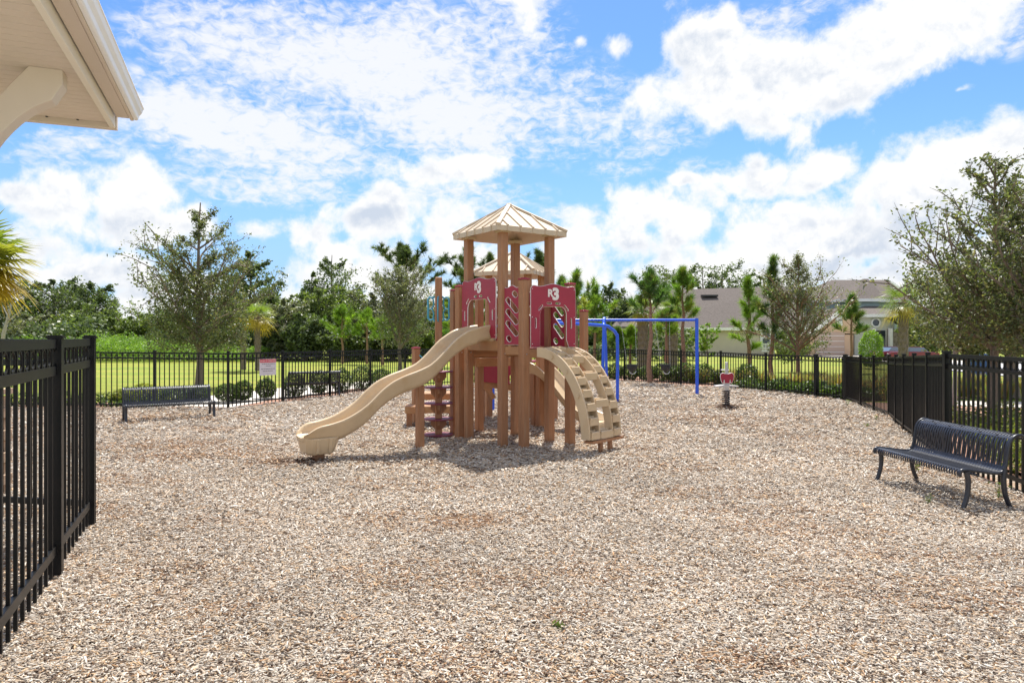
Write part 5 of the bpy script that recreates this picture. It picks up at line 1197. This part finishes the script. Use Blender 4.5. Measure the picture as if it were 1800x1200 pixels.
# weeds sprouting through the chips near the right bench
wd = [(1610, 828, .22), (1755, 878, .2), (1632, 886, .1), (1490, 713, .15), (1540, 738, .10), (1524, 752, .09), (983, 1108, .05)]
for i, (px, py, h) in enumerate(wd):
    x, y = gp(px, py); r2 = np.random.default_rng(90 + i); w_ = thing('weed', ['weed sprouting under the far end of the nearest bench', 'weed by the rear leg of the nearest bench', 'tiny weed in front of the nearest bench', 'small weed at the far right fence corner', 'weed on the chips by the receding fence', 'low weed tuft left of the receding fence', 'single blade on the open chips in front'][i], 'weed', (x, y, 0))
    k_ = 26; q = r2.uniform(0, 1, k_)[:, None]; p = np.array([x, y, 0]) + r2.normal(0, 1, (k_, 3)) * (h * .35, h * .35, 0) * q + np.array([0, 0, h]) * q
    leaves('foliage', w_, p, .05, 'mid', M_leaf, r2, asp=.3); m = MB()
    for q in range(5): m.tube([(x, y, 0), (x + r2.normal(0, h * .3), y + r2.normal(0, h * .3), h)], [.003, .0015], 4)
    m.build('stem', pmat('green_stem', (.14, .2, .05), .6), w_)
# pale leaning bare trunk at the far left
lt = thing('bare_tree', 'pale leaning bare trunk at the far left behind the fence', 'tree', (P2(2, 40), 40, 0)); m = MB()
m.tube([(P2(0, 40), 40, -.1), (P2(6, 40), 40, 1.9), (P2(16, 40), 40, 3.1), (P2(22, 40), 40, 4.0)], [.14, .10, .07, .03], 7); m.tube([(P2(12, 40), 40, 2.6), (P2(34, 40), 40, 3.2), (P2(45, 40), 40, 3.7)], [.05, .035, .015], 5); m.tube([(P2(14, 40), 40, 2.9), (P2(4, 40), 40, 3.6)], [.04, .015], 5)
m.build('trunk', M_gbark, lt, smooth=60)

# ================================================================ HOUSES
M_shg = pmat('grey_shingle', (.15, .13, .118), 1.0, .8, 6, .25, 7, stretch=(1, 1, 3), spec=.1); M_wall1 = pmat('beige_stucco', (.56, .50, .39), .9, .3, 25, .05, 1.5); M_wall2 = pmat('blue_grey_siding', (.36, .45, .46), .8, .2, 20, .05, 2)
M_peach = pmat('peach_stucco', (.62, .43, .29), .9, .2, 25, .05, 2); M_wt = pmat('white_trim', (.8, .8, .78), .5); M_glass = pmat('dark_glass', (.03, .04, .05), .08, spec=.8); M_stone2 = pmat('house_stone', (.34, .29, .25), .9, 1, 8, .4, 5); M_gar = pmat('garage_door', (.50, .36, .29), .6)
def zz(py, Y): return ztop(py, Y)
h1 = thing('low_house', 'single storey beige house with a big grey shingle roof behind the swings', 'house', (24, 66, 0))
Y1 = 62.0; xl, xr = P2(1100, Y1), P2(1362, Y1); ze = zz(577, Y1); D1 = 14
def hexa(mb, pts, faces, mi=0): mb.add(pts, faces, mi)
m = MB(); m.box(((xl + xr) / 2, Y1 + D1 / 2, ze / 2 - .1), (xr - xl, D1, ze + .2)); m.build('wall', M_wall1, h1)
m = MB(); e = .5; xr1 = P2(1182, Y1 + 7); xr2 = P2(1395, Y1 + 7); zr = zz(503, Y1 + 7)
b0 = [(xl - e, Y1 - e, ze), (xr + e + 2.5, Y1 - e, ze), (xr + e + 2.5, Y1 + D1 + e, ze), (xl - e, Y1 + D1 + e, ze)]; rdg = [(xr1 - .2, Y1 + 7, zr - .35), (xr2, Y1 + 7, zr)]
m.add(b0 + rdg, [(0, 1, 5, 4), (1, 2, 5), (2, 3, 4, 5), (3, 0, 4), (3, 2, 1, 0)]); rf = m.build('roof', M_shg, h1)
m = MB(); m.box(((xl + xr + 2.5) / 2, Y1 - e - .02, ze - .06), (xr - xl + 2.5 + 2 * e, .12, .26)); m.build('fascia', M_wt, h1)
m = MB(); tR = .72; cx_ = P2(1247, Y1 + 5); m.box((cx_, Y1 - e + 7.5 * tR + .1, ze + (zr - ze) * tR + .14), (1.6, .5, .16)); m.build('roof_vent', M_rubber, rf)
for i, px in enumerate((1338,)):
    x0 = P2(px, Y1); m = MB(); m.box((x0 + .85, Y1 - .03, 1.65), (1.9, .08, 2.0)); wf = m.build('window', M_wt, h1)
    for dx in (.42, 1.28):
        for z_ in (1.15, 2.1): m = MB(); m.box((x0 + dx, Y1 - .08, z_), (.62, .04, .8)); m.build('pane', M_glass, wf)
    m = MB()
    for q in range(9): m.box((x0 - .25 + q * .13, Y1 - 1.0, .75), (.05, .05, .62))
    m.box((x0 + .27, Y1 - 1.0, 1.08), (1.2, .08, .07)); m.box((x0 + .27, Y1 - 1.0, .42), (1.2, .08, .07)); m.build('railing', M_wt, h1)
for px in (1170, 1191):
    m = MB(); m.box((P2(px, Y1), Y1 - .06, ze / 2), (.22, .12, ze)); m.build('corner_board', M_wt, h1)
m = MB(); m.box((P2(1094, Y1) + .2, Y1 + .4, 1.3), (3.0, 1.0, 2.3)); m.build('screen_porch', pmat('dark_screen', (.07, .08, .07), .7), h1)
m = MB(); m.add([(P2(1080, Y1 - 2), Y1 - 1.0, zz(574, Y1)), (P2(1140, Y1), Y1 - 1.0, zz(574, Y1)), (P2(1140, Y1), Y1 + 4, zz(545, Y1 + 4)), (P2(1108, Y1), Y1 + 4, zz(548, Y1 + 4)), (P2(1080, Y1 - 2), Y1 - 1, zz(577, Y1)), (P2(1140, Y1), Y1 - 1.0, zz(577, Y1)), (P2(1140, Y1), Y1 + 4, zz(552, Y1 + 4)), (P2(1080, Y1), Y1 + 7, zz(577, Y1))], [(0, 1, 2, 3), (4, 5, 1, 0), (0, 3, 7)]); m.build('porch_roof', M_shg, h1)

h2 = thing('two_storey_house', 'blue-grey two storey house with hip roof, gable garage and round window', 'house', (33, 70, 0))
Y2 = 66.0
def hipblock(root, px0, px1, Yf, dep, eave_py, ridge_py, rpx0, rpx1, wall, mat=None, nm='wall', ov=.5, base=0.0):
    x0, x1 = P2(px0, Yf), P2(px1, Yf); ze = zz(eave_py, Yf); m = MB(); m.box(((x0 + x1) / 2, Yf + dep / 2, (ze + base) / 2), (x1 - x0, dep, ze - base)); m.build(nm, wall, root)
    Yr = Yf + dep / 2; zr = zz(ridge_py, Yr); m = MB(); b0 = [(x0 - ov, Yf - ov, ze), (x1 + ov, Yf - ov, ze), (x1 + ov, Yf + dep + ov, ze), (x0 - ov, Yf + dep + ov, ze)]
    m.add(b0 + [(P2(rpx0, Yr), Yr, zr), (P2(rpx1, Yr), Yr, zr)], [(0, 1, 5, 4), (1, 2, 5), (2, 3, 4, 5), (3, 0, 4), (3, 2, 1, 0)]); r_ = m.build('roof', M_shg, root)
    m = MB(); m.box(((x0 + x1) / 2, Yf - ov - .02, ze - .1), (x1 - x0 + 2 * ov, .12, .28)); m.build('fascia', M_wt, root); return r_
rf = hipblock(h2, 1432, 1592, Y2 + 3, 10, 527, 492, 1462, 1560, M_wall2, base=2.0)
hipblock(h2, 1500, 1545, Y2 + 1.5, 6, 526, 490, 1518, 1526, M_wall2, base=3.0)
m = MB(); m.box((P2(1511, Y2 + 5), Y2 + 4.5, zz(501, Y2 + 4.5)), (.3, .3, .5)); m.build('vent_pipe', M_rubber, rf)
hipblock(h2, 1502, 1572, Y2 - 2, 7, 553, 538, 1520, 1552, pmat('light_siding', (.60, .62, .54), .8, .2, 20, .05, 2))
# garage block with a gable
Yg = Y2 - 3; x0, x1 = P2(1424, Yg), P2(1500, Yg); zg = zz(588, Yg)
m = MB(); m.box(((x0 + x1) / 2, Yg + 4, zg / 2), (x1 - x0, 8, zg)); m.build('wall', M_peach, h2)
gx0, gx1 = P2(1452, Yg), P2(1500, Yg); zap = zz(544, Yg)
m = MB(); m.add([(gx0 - 1.4, Yg, zz(586, Yg)), (gx1 + .6, Yg, zz(586, Yg)), (gx1 + .2, Yg, zap), (gx1 - 1.0, Yg, zap)] + [(gx0 - 1.4, Yg + 8, zz(586, Yg)), (gx1 + .6, Yg + 8, zz(586, Yg)), (gx1 + .2, Yg + 8, zap), (gx1 - 1.0, Yg + 8, zap)], [(0, 1, 2, 3), (7, 6, 5, 4), (1, 5, 6, 2)]); m.build('gable_wall', M_peach, h2)
m = MB(); m.add([(gx0 - 1.7, Yg - .3, zz(588, Yg)), (gx0 - 1.7, Yg + 8, zz(588, Yg)), (gx1 - 1.0, Yg + 8, zap + .15), (gx1 - 1.0, Yg - .3, zap + .15), (gx1 + .5, Yg - .3, zap + .15), (gx1 + .5, Yg + 8, zap + .15)], [(0, 3, 2, 1), (3, 4, 5, 2)]); m.build('roof', M_shg, h2)
m = MB(); m.bar((gx0 - 1.75, Yg - .34, zz(590, Yg)), (gx1 - 1.0, Yg - .34, zap + .08), .08, .26, up=(0, 0, 1)); m.build('rake_trim', M_wt, h2)
m = MB(); m.box((P2(1474, Yg), Yg - .06, zz(563, Yg)), (.62, .1, 1.0)); m.build('shutter', M_wt, h2)
m = MB(); m.box(((P2(1432, Yg) + P2(1484, Yg)) / 2, Yg - .05, 1.05), (P2(1484, Yg) - P2(1432, Yg), .08, 2.1)); gd = m.build('garage_door', M_gar, h2)
m = MB()
for q in range(4): m.box(((P2(1432, Yg) + P2(1484, Yg)) / 2, Yg - .10, .3 + q * .5), (P2(1484, Yg) - P2(1432, Yg) - .1, .02, .04))
m.build('door_groove', M_wt, gd)
# entry front with round window, dark doorway and stone side
Ye = Y2 - 2; m = MB(); c_ = Vector((P2(1539, Ye), Ye - .06, zz(567, Ye))); rings_ = [[c_ + Vector((a * math.cos(t), o_, a * math.sin(t))) for t in [2 * math.pi * j / 20 for j in range(20)]] for a, o_ in ((.46, 0.04), (.46, -.05), (.32, -.05), (.32, 0.04))]
m.sweep(rings_, cap=False); rw = m.build('round_window', M_wt, h2)
m = MB(); m.sweep([rings_[3], [p + Vector((0, .02, 0)) for p in rings_[3]]]); m.build('pane', M_glass, rw)
m = MB(); m.box((P2(1546, Ye), Ye - .05, .0 + zz(592, Ye) / 2 + .3), (1.0, .08, 2.3)); m.build('doorway', M_glass, h2)
for px in (1527, 1556, 1580): m = MB(); m.box((P2(px, Ye), Ye - .9, zz(577, Ye) / 2), (.28, .28, zz(577, Ye))); m.build('porch_column', M_wt, h2)
m = MB(); m.box(((P2(1559, Ye) + P2(1592, Ye)) / 2, Ye - .1, zz(578, Ye) / 2), (P2(1592, Ye) - P2(1559, Ye), .3, zz(578, Ye))); m.build('stone_wall', M_stone2, h2)
m = MB(); m.prism([(P2(1553, Ye), zz(558, Ye)), (P2(1600, Ye), zz(578, Ye)), (P2(1600, Ye), zz(558, Ye)), (P2(1575, Ye), zz(550, Ye))], (0, Ye - .6, 0), (1, 0, 0), (0, 0, 1), 2.2); m.build('side_roof', pmat('dark_shingle', (.09, .085, .085), .9, .5, 6, .2, 7), h2)
m = MB(); m.box((P2(1571, Y2 + 2.9), Y2 + 2.95, zz(546, Y2 + 3)), (.9, .1, 1.2)); w_ = m.build('window', M_wt, h2); m = MB(); m.box((P2(1571, Y2 + 2.9), Y2 + 2.88, zz(546, Y2 + 3)), (.66, .04, .95)); m.build('pane', M_glass, w_)
m = MB(); m.box((P2(1562, Ye), Ye - .2, 2.1), (.15, .15, .35)); m.build('wall_lamp', M_rubber, h2)

# ---- tiny background things: cars, bins
M_car = pmat('dark_red_paint', (.16, .012, .022), .2, coat=.6); M_tail = pmat('tail_lamp', (.65, .02, .03), .25); M_tyre = pmat('tyre', (.02, .02, .02), .8)
def car(label, X, Y, rz=0.0):
    r_ = thing('parked_car', label, 'car', (0, 0, 0), group='red cars parked by the houses')
    L, W_ = 4.4, 1.75
    side_p = [(-2.15, .35), (-2.2, .75), (-1.95, .93), (-1.1, 1.0), (1.35, 1.0), (2.1, .9), (2.2, .6), (2.15, .35)]
    m = MB(); m.prism(side_p, (0, 0, 0), (1, 0, 0), (0, 0, 1), W_); m.build('body', M_car, r_, bevel=.06)
    m = MB(); m.add([(-1.05, -.78, .98), (1.35, -.78, .98), (1.35, .78, .98), (-1.05, .78, .98), (-.45, -.6, 1.42), (.9, -.6, 1.42), (.9, .6, 1.42), (-.45, .6, 1.42)], [(0, 1, 5, 4), (1, 2, 6, 5), (2, 3, 7, 6), (3, 0, 4, 7)]); m.build('window_glass', pmat('car_glass', (.12, .16, .2), .08, spec=.9), r_)
    m = MB(); m.box((.22, 0, 1.44), (1.45, 1.24, .05)); m.build('cabin_top', M_car, r_, bevel=.02)
    for x in (-1.35, 1.35):
        for y in (-.82, .82):
            m = MB(); m.tube([(x, y - .1, .33), (x, y + .1, .33)], .33, 16); w_ = m.build('wheel', M_tyre, r_); m = MB(); m.tube([(x, y - .11, .33), (x, y + .11, .33)], .2, 12); m.build('rim', M_silver, w_)
    for y in (-.62, .62): m = MB(); m.box((2.17, y, .78), (.1, .4, .2)); m.build('tail_lamp', M_tail, r_)
    for y in (-.62, .62): m = MB(); m.box((-2.16, y, .72), (.1, .36, .14)); m.build('headlight', M_swhite, r_)
    r_.location = (X, Y, 0); r_.rotation_euler = (0, 0, rz); return r_
c1 = car('dark red car parked left of the palm trunk', P2(1567, 50), 50, R(12)); c1.scale = (.7, .7, .7)
c2 = copy_tree(c1); c2['label'] = 'red car with a bright tail lamp right of the palm trunk'; c2.location = (P2(1604, 48), 48, 0); c2.rotation_euler = (0, 0, R(-25))
M_bin = pmat('blue_bin', (.02, .07, .30), .5)
def wheelie(label, X, Y):
    r_ = thing('wheelie_bin', label, 'bin', (X, Y, 0), group='blue wheeled bins')
    m = MB(); q = [(-.22, -.22), (.22, -.22), (.22, .22), (-.22, .22)]; m.sweep([[Vector((X + a * k_, Y + b * k_, z_)) for a, b in q] for k_, z_ in ((1, .08), (1.3, .92))]); m.build('bin_body', M_bin, r_, bevel=.02)
    m = MB(); m.box((X, Y, .97), (.64, .66, .07)); m.tube([(X - .25, Y + .36, .95), (X + .25, Y + .36, .95)], .02, 6); m.build('lid', M_bin, r_)
    for s_ in (-1, 1): m = MB(); m.tube([(X + s_ * .22, Y + .22, .1), (X + s_ * .28, Y + .22, .1)], .1, 12); m.build('wheel', M_tyre, r_)
wheelie('blue wheeled bin by the road, left one', P2(1715, 30), 30); wheelie('blue wheeled bin by the road, right one', P2(1726, 29.5), 29.5)
